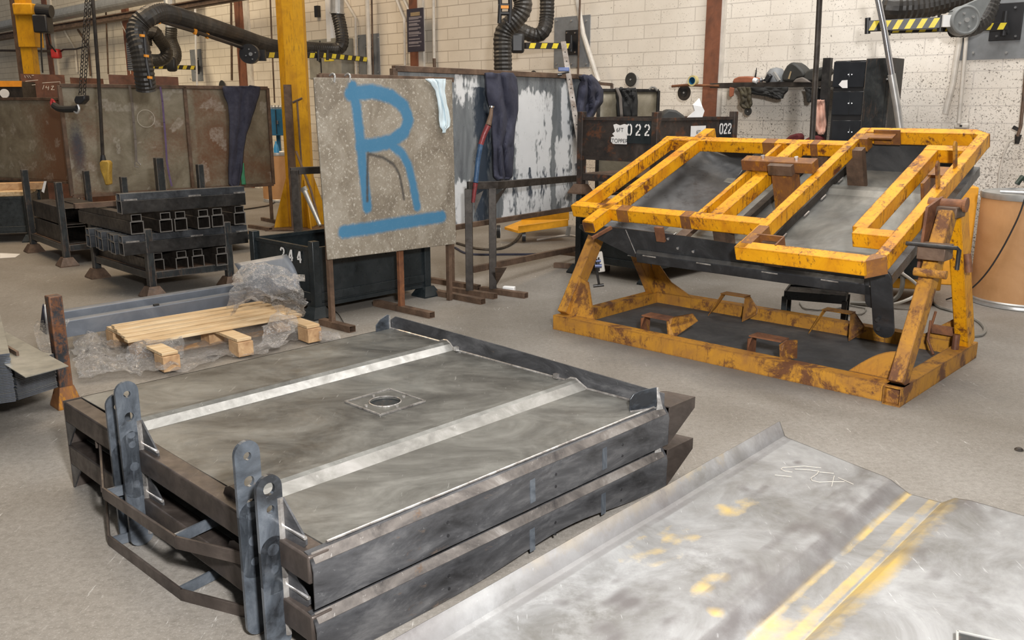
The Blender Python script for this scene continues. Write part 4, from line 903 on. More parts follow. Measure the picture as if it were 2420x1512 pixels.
# navy stillage at far left with timber
NE = G(62, 568); g1 = V3((-.96, -.1, 0)).normalized()
t, cs, _, _ = stillage('dark blue black stillage at the left edge loaded with timber', G(75, 570), V3((-1, -.35, 0)).normalized(), 1.3, V3((-.35, 1, 0)).normalized(), .8, zt=.52, panels=((0, 1), (0, 3)), mat=M['blackclean'], z_panel=(.12, .50))
gx = V3((-1, -.35, 0)).normalized(); gy = V3((-.35, 1, 0)).normalized(); b0 = G(75, 570)
for k in range(4):
    m = MB(); m.box(b0+gx*.62+gy*(.12+.17*k)+Z*(.535), (1.25, .12, .05), Matrix((gx, gy, Z)).transposed()); tag(m.build('timber_plank', M['wood'], bev=.004), 'pale timber plank on the dark stillage at the left edge, %s from the front' % ('first', 'second', 'third', 'fourth')[k], 'plank', 'timber planks on the left stillage')
m = MB(); m.box(b0+gx*.5+gy*.35+Z*.60, (1.3, .14, .08), Matrix((gx, gy, Z)).transposed()); tag(m.build('timber_beam', M['woodend'], bev=.004), 'thicker brown timber lying on top of the pale planks', 'timber')
# 022 stillage standing on a lower black stillage, behind the jig
NF = G(1537, 672); h1 = V3((-.717, .697, 0)); h2 = V3((.697, .717, 0))
t, cs, _, _ = stillage('lower black stillage behind the yellow jig, carrying the rusty one', NF, h1, .80, h2, 1.25, zt=.72, panels=((0, 1), (0, 3)), mat=M['blackclean'], z_panel=(.14, .62))
t, cs, _, _ = stillage('rusty stillage numbered 022 with torn paper labels, on top of another', NF+Z*.73, h1, .80, h2, 1.22, zt=.72, panels=((0, 1), (0, 3), (1, 2), (2, 3)), mat=M['rustpanel'], z_panel=(.32, .66))
zb = .73
nl = -h2; nr = -h1
m = MB(); m.prism([NF+h1*.03+nl*.008+Z*(zb+.46), NF+h1*.30+nl*.008+Z*(zb+.46), NF+h1*.30+nl*.008+Z*(zb+.655), NF+h1*.03+nl*.008+Z*(zb+.655)], nl*.001); m.build('number_field', M['blackclean'], t); m = MB(); m.prism([NF+h2*.97+nr*.008+Z*(zb+.46), NF+h2*1.19+nr*.008+Z*(zb+.46), NF+h2*1.19+nr*.008+Z*(zb+.655), NF+h2*.97+nr*.008+Z*(zb+.655)], nr*.001); m.build('number_field', M['blackclean'], t)
numerals(t, '022', NF+h1*.29+nl*.014+Z*(zb+.53), -h1, Z, .085, nl, 1.75); numerals(t, '022', NF+h2*.97+nr*.014+Z*(zb+.525), h2, Z, .085, nr, 1.35)
def label_paper(o, X, N_, w_, h_, lines, torn=False):
    pts = [o, o+X*w_, o+X*w_+Z*h_, o+Z*h_]
    if torn: pts = [o+Z*.02, o+X*.02, o+X*w_, o+X*w_+Z*h_*.96, o+X*w_*.8+Z*h_, o+X*w_*.55+Z*h_*.93, o+X*w_*.3+Z*h_, o+X*.02+Z*h_*.95, o+X*.04+Z*h_*.62, o+X*.01+Z*h_*.5, o+X*.035+Z*h_*.38, o+Z*h_*.33]
    m = MB(); m.prism(pts, N_*.001); pl = m.build('paper_label', M['paper'], t)
    for txt, fx, fz, sz in lines:
        cu = bpy.data.curves.new('txt', 'FONT'); cu.body = txt; cu.size = sz; cu.align_x = 'CENTER'; tmp = bpy.data.objects.new('txt', cu); COL.objects.link(tmp)
        dg = bpy.context.evaluated_depsgraph_get(); me = bpy.data.meshes.new_from_object(tmp.evaluated_get(dg)); bpy.data.objects.remove(tmp)
        R = Matrix((X, Z, N_)).transposed().to_4x4(); me.transform(INV[t.name] @ Matrix.Translation(o+X*w_*fx+Z*h_*fz+N_*.003) @ R); me.materials.clear(); me.materials.append(M['ink'])
        oo = bpy.data.objects.new('lettering', me); COL.objects.link(oo); oo.parent = pl
label_paper(NF+h1*.46+nl*.01+Z*(zb+.45), -h1, nl, .17, .17, [('6FT', .55, .60, .05), ('TOPPER', .55, .06, .05)], True)
label_paper(NF+h2*.50+nr*.01+Z*(zb+.42), h2, nr, .24, .18, [('6FT', .5, .62, .045), ('TOPPER', .5, .2, .045)])
M['s'] = None
# loose items sticking out of the 022 stillage
m = MB(); pc = P(1585, 275, 8.2); n_ = 9
m.add([pc+V3((-.10, 0, -.05)), pc+V3((-.07, 0, .03)), pc+V3((-.02, 0, .065)), pc+V3((.05, 0, .055)), pc+V3((.12, 0, .01)), pc+V3((.16, 0, -.05)),
       pc+V3((-.10, .2, -.05)), pc+V3((-.07, .2, .03)), pc+V3((-.02, .2, .065)), pc+V3((.05, .2, .055)), pc+V3((.12, .2, .01)), pc+V3((.16, .2, -.05))],
      [(0, 1, 2, 3, 4, 5), (11, 10, 9, 8, 7, 6)]+[(k, (k+1) % 6, 6+(k+1) % 6, 6+k) for k in range(6)])
o = m.build('welding_helmet', M['leather'], bev=.02); tag(o, 'black curved welding helmet shell lying in the 022 stillage', 'helmet')
m = MB(); a = P(1628, 282, 8.4); b = P(1655, 240, 8.5)
m.add([a+V3((-.03, 0, 0)), a+V3((.12, 0, 0)), P(1665, 262, 8.4), P(1660, 252, 8.4), b+V3((-.01, 0, .03)), P(1638, 248, 8.4), P(1642, 262, 8.4)]+[x+V3((0, .04, 0)) for x in (a+V3((-.03, 0, 0)), a+V3((.12, 0, 0)), P(1665, 262, 8.4), P(1660, 252, 8.4), b+V3((-.01, 0, .03)), P(1638, 248, 8.4), P(1642, 262, 8.4))],
      [tuple(range(7)), tuple(range(13, 6, -1))]+[(k, (k+1) % 7, 7+(k+1) % 7, 7+k) for k in range(7)])
tag(m.build('paper_sheet', M['paper']), 'crumpled white sheet standing up out of the 022 stillage', 'paper')
# pallet with loose film and long channels
pa = G(385, 880, .0); pb = G(740, 808, 0); pu = (pb-pa).normalized(); pw = V3((-pu.y, pu.x, 0)); PLn = (pb-pa).length+.05
pt = thing('pallet', 'broken pale wooden pallet with blocks, half covered in clear film', 'pallet', pa+pu*.5+pw*.4)
for k, (w_, s, e_) in enumerate(((.24, .0, PLn), (.345, -.07, PLn+.02), (.44, -.05, PLn+.03), (.54, -.04, PLn+.04), (.65, -.02, PLn), (.75, .0, PLn))):
    m = MB(); m.beam(pa+pw*w_+pu*s+Z*.135, pa+pw*w_+pu*e_+Z*.135, .062, .018); m.build('slat', M['wood'], pt, bev=.002)
for u in (.04, .5, PLn-.06):
    m = MB(); m.beam(pa+pu*u+pw*-.03+Z*.112, pa+pu*u+pw*.85+Z*.112, .095, .018); m.build('cross_board', M['wood'], pt, bev=.002)
    for w_ in (.02, .42, .80):
        m = MB(); m.box(pa+pu*u+pw*w_+Z*.055, (.10, .13, .09), Matrix((pu, pw, Z)).transposed()); m.build('block', M['woodend'], pt, bev=.003)
for w_ in (.42, .80):
    m = MB(); m.beam(pa+pw*w_+Z*.006-pu*.02, pa+pw*w_+pu*PLn+Z*.006, .09, .012); m.build('bottom_board', M['woodend'], pt)
# two long blue-grey channels on the pallet
ca = G(150, 808, .06); cb = G(640, 720, .06); cu_ = (cb-ca).normalized(); cw = V3((-cu_.y, cu_.x, 0)); CL_ = (cb-ca).length
def channel(off, z, lab, hh=.10):
    pr = [(0, 0), (0, hh), (.006, hh+.004), (.07, hh+.004), (.07, hh-.0), (.006, hh-.0), (.006, 0)]
    m = MB(); m.prism([ca+cw*(off+x)+Z*(z+y) for x, y in pr], cu_*CL_); o = m.build('steel_channel', M['greychannel'], bev=.0015); tag(o, lab, 'steel channel', 'long blue grey channels on the pallet')
    return o
channel(0, .025, 'front long blue grey folded channel on the pallet, small tab on its edge')
channel(.13, .05, 'rear long blue grey folded channel on the pallet, standing higher', .11)
m = MB(); m.box(ca+cu_*.62+cw*.02+Z*.135, (.035, .02, .012), Matrix((cu_, cw, Z)).transposed()); tag(m.build('clip', M['ink']), 'small dark clip on the edge of the front channel', 'clip')
for k in range(4):
    p = P(108+k*5, 790, 5.35-.02*k); q_ = P(100+k*5, 722+k*1.2, 5.35-.02*k)
    m = MB(); n_ = V3((-.35, -.94, 0)); m.prism([p, q_, q_+cu_*.02+cw*.05, p+cu_*.02+cw*.16-Z*.0], V3((.008, .0, 0))); tag(m.build('upright_sheet', M['white'] if k % 2 else M['navy']), '%s thin panel standing on end at the left of the pallet' % ('first dark', 'first pale', 'second dark', 'second pale')[k], 'panel', 'thin panels at the left end of the pallet')
# curved dark plate sticking out of the film at the right end
m = gridmesh('curved_plate', lambda u, v: P(585+110*u, 708-20*u, 5.9)+Z*(.26*v-.03*v*v)+pw*.16*(v*v)+pu*.05*u, 8, 8, M['greychannel'], thick=.004); tag(m, 'dark curved plate rising from the plastic film at the pallet end', 'steel plate')
def film(name, lab, fn, nx, ny, amp, seed, sc=9):
    def f(u, v):
        p = V3(fn(u, v)); q_ = p*sc+V3((seed, 0, 0)); n3 = noise.noise_vector(q_)+noise.noise_vector(q_*2.6)*.5
        p = p+n3*amp; p.z = max(p.z, .006+.004*abs(n3.x)); return p
    o = gridmesh(name, f, nx, ny, M['film'], smooth=True); return tag(o, lab, 'plastic film', 'torn clear film round the pallet')
film('plastic_film', 'torn film heap over the curved plate at the right end of the channels', lambda u, v: P(545+170*u, 735-95*v+25*abs(u-.5)-20*u, 5.75-.25*math.sin(v*3))+V3((0, .0, .05*math.sin(u*5))), 46, 30, .055, 3)
film('plastic_film', 'strip of film hanging down over the pallet block on the right', lambda u, v: P(640+70*u-40*v, 745+70*v, 5.4-.25*v), 20, 26, .035, 5)
film('plastic_film', 'long crumpled film lying on the floor at the left front of the pallet', lambda u, v: G(175+230*u+10*v, 790+95*v-18*u, .05+.05*math.sin(u*9)*(1-v)), 60, 30, .045, 9)
film('plastic_film', 'film draped on the near left pallet block', lambda u, v: G(300+135*u, 812+55*v-20*u, .13*(1-v)+.02), 34, 20, .03, 12)
film('plastic_film', 'film trailing along the floor beside the near steel deck', lambda u, v: G(400+330*u, 880-75*u-28*v+6*math.sin(u*12), .02), 60, 14, .028, 15)
film('plastic_film', 'film bunched round the left end of the channels', lambda u, v: G(85+70*u, 850-90*v, .03+.16*v), 22, 30, .035, 21)
film('plastic_film', 'small knot of film on the floor at the right pallet corner', lambda u, v: G(752+45*u, 808-25*v, .03+.05*math.sin(v*3)), 16, 12, .03, 25)
film('plastic_film', 'wide film sheet under the pallet beside its middle block', lambda u, v: G(430+230*u, 850-70*v-30*u, .022), 40, 20, .02, 31)
# ---------------- screens, racks, hanging clothes ----------------
M['board'] = masked('scuffed_chip_board', (.24, .21, .165), (.15, .125, .095), (.34, .31, .26), [(.035, .17, .31), (.06, .055, .05), (.60, .58, .54)], rough=.6, sc=4, fine=(55, .56, (.52, .49, .43), .75), edge=.6, scratch=.5, lo=.22, hi=.72)
M['screen'] = masked('smoky_steel_screen', (.20, .175, .125), (.115, .09, .06), (.30, .27, .21), [(.035, .04, .06), (.15, .07, .035), (.5, .48, .43)], rough=.5, metal=.15, sc=2.2, edge=1.1, scratch=.8, lo=.2, hi=.8)
def smoke(p, u, v):
    n = noise.noise(p*1.7); n2 = noise.noise(p*5+V3((3, 0, 0)))
    b = max(0, 1-math.hypot((u-.05)/.05, (v-.42)/.40))*1.1+max(0, .35-abs(v-.9)*6)*max(0, n2)*2
    r = max(0, min(1, .18+.55*n+.3*n2+.25*(u > .6)))
    w_ = .45 if n2 > .33 else 0
    return (min(1, b), r, w_*.8, 1)
M['galv'] = masked('galvanised_sheet', (.20, .22, .235), (.12, .13, .145), (.34, .36, .375), [(.86, .88, .90), (.035, .05, .075), (.4, .4, .4)], rough=.34, metal=.3, sc=3, edge=1.0, lo=.35, hi=.6, nst=(1, 1, .35), nsc=45, scratch=.25, st=(2, 2, .5))
def gpt(px, py, z=0): return G(px, py, z)
def screen(name, label, A, Bp, z0, z1, mat, frame, bars=(), t_=.04, feet=(), attr=None, nx=8, ny=8):
    d = (Bp-A); d.z = 0; L = d.length; d.normalize(); n = V3((d.y, -d.x, 0)); n = n if n.y < 0 else -n
    t = thing(name, label, 'welding screen', (A+Bp)/2)
    pn = gridmesh('screen_panel', lambda u, v: A+d*L*u+Z*(z0+(z1-z0)*v)-n*.005, nx, ny, mat, t, attr=attr, thick=.004)
    for a, b in (((0, z0), (0, z1)), ((L, z0), (L, z1)), ((0, z0), (L, z0)), ((0, z1), (L, z1)))+tuple(((x, z0), (x, z1)) for x in bars):
        m = MB(); m.beam(A+d*a[0]+Z*a[1], A+d*b[0]+Z*b[1], t_, t_, up=n); m.build('frame_bar', frame, t, bev=.003)
    for x, sp in feet:
        m = MB(); m.beam(A+d*x+Z*.04, A+d*x+Z*z0, .035, .035, up=n); m.build('leg', frame, t, bev=.002)
        m = MB(); m.beam(A+d*x+n*sp+Z*.022, A+d*x-n*sp*.9+Z*.022, .05, .044, t=.004); m.build('foot', M['rustbrown'], t)
    return t, d, n, L
# left long screen
A = P(140, 205, 10.1); A.z = 0; Bq = P(632, 214, 11.7); Bq.z = 0
t, ld, ln, LL = screen('welding_screen', 'wide dull brown steel screen on the left, with a coat and straps over it', A, Bq, .50, 1.72, M['screen'], M['rustbrown'], bars=((Bq-A).length*.565,), attr=smoke, nx=90, ny=40, feet=(((Bq-A).length-.05, .32), (.1, .3)))
LA = A
m = MB()
for k in range(40):
    a = 2*math.pi*k/40; b = 2*math.pi*(k+1)/40; c = PL(345, 280, LA+ln*.012, ln)
    m.beam(c+ld*.1*math.cos(a)+Z*.1*math.sin(a), c+ld*.1*math.cos(b)+Z*.1*math.sin(b), .004, .001, up=ln)
m.build('chalk_ring', M['conduit'], t)
# further left screen
A2 = P(-60, 235, 11.2); A2.z = 0; B2 = P(150, 233, 10.5); B2.z = 0
screen('welding_screen', 'mottled green and brown steel screen at the left edge of the photo', A2, B2, .62, 1.58, M['screen'], M['rustbrown'], t_=.03, attr=lambda p, u, v: (0, max(0, min(1, (u-.55)*1.5+.3+.5*noise.noise(p*2))), .3*(noise.noise(p*7) > .3), 1), nx=60, ny=30, feet=((.2, .3),))
# R board and its own rusty frame
FA = G(786, 773); FB = G(1077, 706); rd = (FB-FA).normalized(); rn = V3((rd.y, -rd.x, 0)); rn = rn if rn.y < 0 else -rn; RL = (FB-FA).length
t = thing('welding_screen', 'rusty thin legged screen frame standing behind the board painted R', 'welding screen', (FA+FB)/2)
for a, b in (((0, .0), (0, 1.70)), ((RL-.07, .0), (RL-.07, 1.69)), ((0, 1.69), (RL, 1.69)), ((0, .52), (RL, .52))):
    m = MB(); m.beam(FA+rd*a[0]+Z*a[1], FA+rd*b[0]+Z*b[1], .035, .035, up=rn); m.build('frame_bar', M['rustbrown'], t, bev=.002)
mid = PL(949, 725, FA, rn); mid.z = 0
m = MB(); m.beam(mid+Z*.04, mid+Z*.52, .045, .03, up=rn); m.build('leg', M['rusty'], t, bev=.002)
for c, s1, s2 in ((FA, .22, .12), (mid, .33, .30), (FB, .30, .30)):
    m = MB(); dd = (V3((.75, -.66, 0))).normalized(); m.beam(c+dd*s1+Z*.022, c-dd*s2+Z*.022, .055, .044, t=.004); m.build('foot', M['rustbrown'], t)
# the board itself
bo = FA+rn*.05
def BPt(px, py, off=0): return PL(px, py, bo+rn*off, rn)
cTL, cTR, cBR, cBL = BPt(742, 183), BPt(1068, 188), BPt(1078, 576), BPt(775, 614)
def loc2(p): return V3(((p-bo).dot(rd), p.z, 0))
stem = [(833, 205), (842, 250), (850, 320), (858, 400), (868, 490)]
bowl = [(828, 222), (880, 216), (925, 228), (955, 252), (966, 283), (955, 312), (925, 334), (880, 344), (852, 345)]
leg_ = [(925, 342), (950, 362), (965, 390), (975, 430), (986, 488)]
und = [(812, 548), (870, 540), (950, 526), (1044, 512)]
drk = [[(870, 362), (868, 420), (868, 475)], [(872, 364), (905, 372), (930, 388), (943, 410), (950, 440), (955, 470)]]
mk = lambda l: [loc2(BPt(*p_)) for p_ in l]
st_ = [(mk(stem), .040), (mk(bowl), .048), (mk(leg_), .034), (mk(und), .044)]
dk = [(mk(l), .012) for l in drk]
def battr(p, u, v):
    q_ = loc2(p); b = 0
    for l, w_ in st_:
        for a_, c_ in zip(l, l[1:]):
            d = segd(q_, a_, c_); b = max(b, .5+(w_-d)/.045)
    k = 0
    for l, w_ in dk:
        for a_, c_ in zip(l, l[1:]): d = segd(q_, a_, c_); k = max(k, .42+(w_-d)/.03)
    e_ = min(u, 1-u, v, 1-v)*1.0
    return (max(0, min(1.0, b)), max(0, min(1, k)), 0, 1)
bt_ = thing('painted_board', 'grey fibre board with a big blue painted letter R and underline', 'board', (cBL+cBR)/2)
def bfn(u, v):
    a_ = cBL.lerp(cBR, u); b_ = cTL.lerp(cTR, u); p = a_.lerp(b_, v); return p+rn*.003*noise.noise(p*5)
gridmesh('board_sheet', bfn, 200, 230, M['board'], bt_, attr=battr, thick=.012)
for x in (787, 823):
    c = BPt(x, 187); m = MB(); m.tube([c+Z*-.02+rn*.012, c+Z*.02+rn*.02, c+Z*.035, c+Z*.02-rn*.04, c-rn*.07], .007, 8, step=.01); tag(m.build('steel_hook', M['zinc'], smooth=True), '%s curved steel hook holding the board painted R' % ('left' if x < 800 else 'right'), 'hook', 'hooks holding the painted board')
# glove draped over the top right corner
def drape(name, label, rows, plane, mat, fold=.02, nf=5, thick=.012, nx=26, over=None, seed=1, cat='clothing', sub=6):
    """rows: (y, xl, xr) photo outline; plane(px,py,off) gives the point on the hanging surface"""
    ys_ = [r[0] for r in rows]
    def f(u, v):
        s = v*(len(rows)-1); i = min(len(rows)-2, int(s)); w_ = s-i; w2 = w_*w_*(3-2*w_)*.4+w_*.6
        y = rows[i][0]+(rows[i+1][0]-rows[i][0])*w_; xl = rows[i][1]+(rows[i+1][1]-rows[i][1])*w2; xr = rows[i][2]+(rows[i+1][2]-rows[i][2])*w2
        p0 = V3((u*nf, v*4, seed)); off = fold*(1.2+math.sin(u*nf*2*math.pi/1.6+2*noise.noise(p0)*2)+.9*noise.noise(V3((u*nf*1.3, v*6, seed+4))))
        off *= (math.sin(math.pi*min(1, max(0, u)))**.4)
        return plane(xl+(xr-xl)*u, y, off)
    o = gridmesh(name, f, nx, (len(rows)-1)*sub, mat, thick=thick, smooth=True); return tag(o, label, cat)
o = drape('work_glove', 'pale blue work glove draped over the corner of the board painted R', [(186, 1005, 1052), (196, 1018, 1052), (215, 1030, 1050), (240, 1035, 1054), (265, 1038, 1060), (285, 1038, 1063), (298, 1040, 1062), (306, 1046, 1053), (314, 1047, 1052)], lambda x, y, o_: BPt(x, y, .012+o_), M['glove'], fold=.008, nf=3, thick=.006, seed=5, cat='glove')
# galvanised screen
GA = P(930, 157, 6.95); GA.z = 0; GB = P(1382, 187, 9.0); GB.z = 0
wh = [(1225, 1300, 230, 520, .95), (1070, 1110, 440, 545, .8), (1190, 1215, 430, 540, .7), (1330, 1352, 210, 500, .55), (1316, 1335, 330, 470, .8), (1210, 1235, 250, 330, .6), (1355, 1380, 330, 500, .9), (1080, 1130, 185, 225, .5)]
gd_ = (GB-GA).normalized(); gn = V3((gd_.y, -gd_.x, 0)); gn = gn if gn.y < 0 else -gn
def gl(x, y): p_ = PL(x, y, GA, gn); return ((p_-GA).dot(gd_), p_.z)
whl = [(gl(a_, c_), gl(b_, d_), s_) for a_, b_, c_, d_, s_ in wh]
def gattr(p, u, v):
    x = (p-GA).dot(gd_); z = p.z; w_ = 0; n_ = noise.noise(V3((x*9, z*2.2, 1)))+.8*noise.noise(V3((x*28, z*9, 2)))+.6*noise.noise(V3((x*50, z*22, 6)))
    for (x0, z1_), (x1, z0_), s_ in whl:
        cx = (x0+x1)/2; hw = abs(x1-x0)/2; cz = (z0_+z1_)/2; hh = abs(z1_-z0_)/2
        d = max((abs(x-cx)-hw)/.05, (abs(z-cz)-hh)/.12); w_ = max(w_, s_*max(0, min(1, .8-d))+.6*n_ if d < 1 else 0)
    k = 0; x0 = gl(1140, 300)[0]
    k = .95*math.exp(-((x-x0)/.13)**2)*(.4+.6*(z < 1.65))+.3*n_
    x1 = gl(1290, 210)[0]; k2 = .45*math.exp(-((x-x1)/.3)**2)*(z > 1.45)
    low = .55 if z < .95 else 0
    k = max(k, k2, low*(.6+n_) if x > gl(1200, 400)[0] else 0)
    return (max(0, min(1, w_)), max(0, min(1, k*.8)), 0, 1)
screen('welding_screen', 'tall galvanised steel screen streaked with white, overalls over its top rail', GA, GB, .50, 1.775, M['galv'], M['rustbrown'], t_=.045, feet=((.62, .3), ((GB-GA).length-.05, .3)), attr=gattr, nx=190, ny=110)
def gpl(off): return lambda x, y, o_: PL(x, y, GA+gn*(off+o_), gn)
drape('work_overalls', 'dark navy overalls hanging long over the middle of the galvanised screen', [(173, 1147, 1210), (186, 1148, 1219), (220, 1150, 1222), (260, 1158, 1222), (300, 1162, 1215), (340, 1165, 1212), (352, 1166, 1213), (390, 1166, 1210), (415, 1168, 1209), (424, 1176, 1200)], gpl(.04), M['navy'], fold=.022, nf=2, seed=11)
drape('work_overalls', 'dark navy overalls bundled over the right end of the galvanised screen', [(178, 1372, 1395), (190, 1374, 1408), (215, 1370, 1422), (240, 1367, 1421), (256, 1366, 1408), (285, 1366, 1394), (310, 1372, 1393), (326, 1376, 1388)], gpl(.05), M['navy'], fold=.035, nf=3, seed=15, thick=.02)
def lpl(off): return lambda x, y, o_: PL(x, y, LA+ln*(off+o_), ln)
drape('work_overalls', 'dark navy overalls tapering down the right half of the brown screen', [(203, 530, 590), (207, 526, 614), (222, 529, 612), (250, 539, 603), (285, 543, 592), (320, 543, 580), (360, 543, 574), (400, 541, 571), (434, 542, 565), (441, 548, 562)], lpl(.05), M['navy'], fold=.022, nf=2, seed=21)
drape('green_webbing', 'short green webbing hanging behind the legs of the tapering overalls', [(385, 570, 575), (410, 568, 577), (436, 571, 580)], lpl(.03), plain('green_webbing', (.05, .25, .13), .8), fold=.004, nf=1, nx=4, seed=3, cat='strap')
def strap(lab, pts, mat, hook, w_=.028):
    t_ = thing('ratchet_strap', lab, 'strap', PL(pts[0][0], pts[0][1], LA+ln*.05, ln), 'straps over the brown screen')
    m = MB(); pp = [PL(x, y, LA+ln*.035, ln) for x, y in pts]
    for a_, b_ in zip(pp, pp[1:]): m.beam(a_+(a_-b_)*.03, b_, w_, .004, up=ln)
    m.build('webbing', mat, t_)
    if hook:
        m = MB(); e_ = pp[-1]; m.tube([e_+ld*-.015, e_+ld*-.02-Z*.05, e_+ld*.02-Z*.06], .006, 6); m.tube([e_+ld*.015, e_+ld*.045-Z*.035, e_+ld*.05-Z*.02], .006, 6); m.build('hook', M['chrome'], t_)
strap('grey brown strap with a steel hook on the brown screen', [(306, 203), (312, 240), (316, 290), (320, 330), (322, 383)], M['greystrap'], True)
strap('purple strap hanging lower, right of the grey one on the brown screen', [(379, 206), (384, 240), (388, 290), (392, 340), (394, 380), (400, 415), (406, 440)], M['purple'], False, .022)
# racks of welded angle: the one in front of the galvanised screen, and its end left of the R board
r1 = G(1110, 697); r2 = G(1165, 693)
t = thing('trestle_rack', 'dark welded steel trestle with two close legs in front of the galvanised screen', 'trestle', (r1+r2)/2)
ztop = P(1110, 437, r1.y).z; re = P(1400, 418, 9.2); 
for c in (r1, r2):
    m = MB(); m.beam(c+Z*.04, c+Z*(ztop-.03), .06, .06, up=V3((0, 1, 0))); m.build('leg', M['boxsteel'], t, bev=.003)
m = MB(); m.beam(P(1105, 438, r1.y), P(1175, 437, r2.y+.02), .05, .06); m.beam(P(1165, 438, r2.y), re, .05, .06); m.build('top_bar', M['boxsteel'], t, bev=.003)
m = MB(); q_ = P(1170, 462, r2.y); m.prism([q_, q_+V3((.10, .07, .07)), q_+Z*-.08], V3((.0, -.01, 0))); q_ = P(1122, 462, r1.y); m.prism([q_, q_+V3((.07, .0, .04)), q_+Z*-.14], V3((.0, -.01, 0))); m.build('corner_web', M['boxsteel'], t)
m = MB(); m.beam(P(1116, 637, r1.y+.02), P(1385, 582, 9.0), .04, .05); m.build('lower_bar', M['rustbrown'], t)
m = MB(); f0 = P(1380, 440, 9.15); m.beam((f0.x, f0.y, .04), f0, .06, .06, up=V3((0, 1, 0))); m.build('leg', M['boxsteel'], t, bev=.003)
m = MB(); m.prism([G(1170, 632, .30), G(1198, 632, .30), G(1172, 676, .02)], V3((0, .01, 0))); m.build('corner_web', M['rustbrown'], t)
for c, s1, s2 in ((r1, .26, .20), (r2, .33, .12)):
    m = MB(); dd = V3((.82, -.57, 0)).normalized(); m.beam(c+dd*s1+Z*.022, c-dd*s2+Z*.022, .055, .044, t=.004); m.build('foot', M['rustbrown'], t)
l1 = G(706, 655) ; l1 = P(706, 560, 7.6); l1.z = 0
t = thing('trestle_rack', 'dark speckled steel trestle end standing left of the board painted R', 'trestle', l1)
zt_ = P(700, 402, 7.6).z
m = MB(); m.beam(l1+Z*.0, l1+Z*zt_, .065, .065, up=V3((0, 1, 0))); m.build('leg', M['boxsteel'], t, bev=.003)
m = MB(); m.beam(P(686, 404, 7.6), P(790, 400, 7.75), .05, .06); m.build('top_bar', M['boxsteel'], t, bev=.003)
m = MB(); m.beam(P(708, 550, 7.6), P(790, 543, 7.75), .03, .03); m.build('lower_bar', M['rustbrown'], t)
# bent pry bar, leaning flat bar, G clamp
t = thing('bent_bar', 'worn red and blue bent steel bar leaning on the trestle top', 'bar', P(1118, 478, 7.0))
for nm, pts_, rr_, mt_ in (('red_tip', ((1118, 478, 7.0), (1122, 445, 7.0), (1124, 432, 7.0)), (.014, .018, .020), 'wornred'), ('blue_shaft', ((1124, 432, 7.0), (1130, 375, 7.05), (1136, 342, 7.08)), (.020, .020, .021), 'wornblue'),
                        ('red_bend', ((1136, 342, 7.08), (1144, 318, 7.1), (1154, 296, 7.1)), (.021, .022, .024), 'wornred'), ('bare_end', ((1154, 296, 7.1), (1160, 272, 7.12), (1162, 254, 7.15)), (.024, .017, .013), 'rustbrown')):
    m = MB(); m.tube([P(*q_) for q_ in pts_], list(rr_), 12); m.build(nm, M[mt_], t, smooth=True)
m = MB(); m.cyl(P(1162, 254, 7.15), P(1162.5, 250, 7.15), .020); m.build('end_cap', M['chrome'], t)
t = thing('flat_bar', 'tall drilled flat bar leaning against the right end of the galvanised screen', 'steel bar', P(1385, 470, 8.5))
m = MB(); a = P(1388, 455, 8.3); b = P(1331, 98, 8.6); m.beam(a, b, .050, .010, up=V3((.2, -1, 0))); m.build('bar', worn('rust_flecked_flat_bar', (.36, .32, .29), (.2, .16, .13), (.5, .47, .44), rust=(.2, .09, .04), ra=.4, sc=8, rough=.4), t)
m = MB()
for k in range(16): c = a.lerp(b, .03+.06*k)+V3((.002, -.0065, 0)); m.cyl(c, c+V3((0, -.001, 0)), .006, n=8)
m.build('bolt_hole', M['ink'], t)
t = thing('bar_clamp', 'small blue headed clamp gripping the leaning flat bar', 'clamp', P(1340, 168, 8.45))
m = MB(); m.box(P(1332, 164, 8.45), (.10, .05, .035)); m.build('body', plain('clamp_blue', (.05, .10, .30), .4), t, bev=.005)
m = MB(); m.tube([P(1322, 175, 8.42), P(1345, 170, 8.42)], .008, 8); m.cyl(P(1328, 176, 8.4), P(1318, 176, 8.4), .014); m.build('screw', M['darksteel'], t)
# folded black cloth and screen behind the 022 stillage
DA_ = P(1415, 212, 9.3); DA_.z = 0; DB_ = P(1556, 214, 9.55); DB_.z = 0
t, dd_, dn_, _ = screen('welding_screen', 'small olive brown screen behind the 022 stillage with a black cloth over it', DA_, DB_, .6, 1.655, M['screen'], M['darksteel'], t_=.03, feet=())
for x_ in (1425, 1548):
    p_ = P(x_, 300, 9.4); m = MB(); m.beam((p_.x, p_.y+.03, 0), (p_.x, p_.y+.03, .62), .035, .035, up=V3((0, 1, 0))); m.build('leg', M['darksteel'], t)
drape('black_apron', 'black cloth apron over the small olive screen behind the 022 stillage', [(208, 1455, 1500), (216, 1457, 1503), (240, 1458, 1505), (276, 1460, 1504)], lambda x, y, o_: PL(x, y, DA_+dn_*(.03+o_), dn_), M['blackcloth'], fold=.02, nf=4, seed=31)
drape('grey_strap', 'narrow grey strap lying over the black cloth apron', [(207, 1453, 1460), (230, 1462, 1468), (276, 1465, 1471)], lambda x, y, o_: PL(x, y, DA_+dn_*(.09+o_), dn_), M['greystrap'], fold=.001, nf=1, nx=3, seed=2, cat='strap')
m = MB(); m.tube([P(1534, 212, 9.5), P(1540, 206, 9.5), P(1547, 207, 9.5), P(1553, 214, 9.5)], .012, 8, step=.02); tag(m.build('grey_hose_loop', M['cablegrey'], smooth=True), 'small grey hose loop over the corner of the small olive screen', 'hose')
m = MB(); m.beam(P(1400, 196, 9.6), P(1446, 200, 9.7), .03, .03); m.beam(P(1446, 198, 9.7), P(1446, 214, 9.7), .03, .03); tag(m.build('rusty_bracket_frame', M['rustbrown']), 'short rusty frame end above the overalls bundle', 'frame')
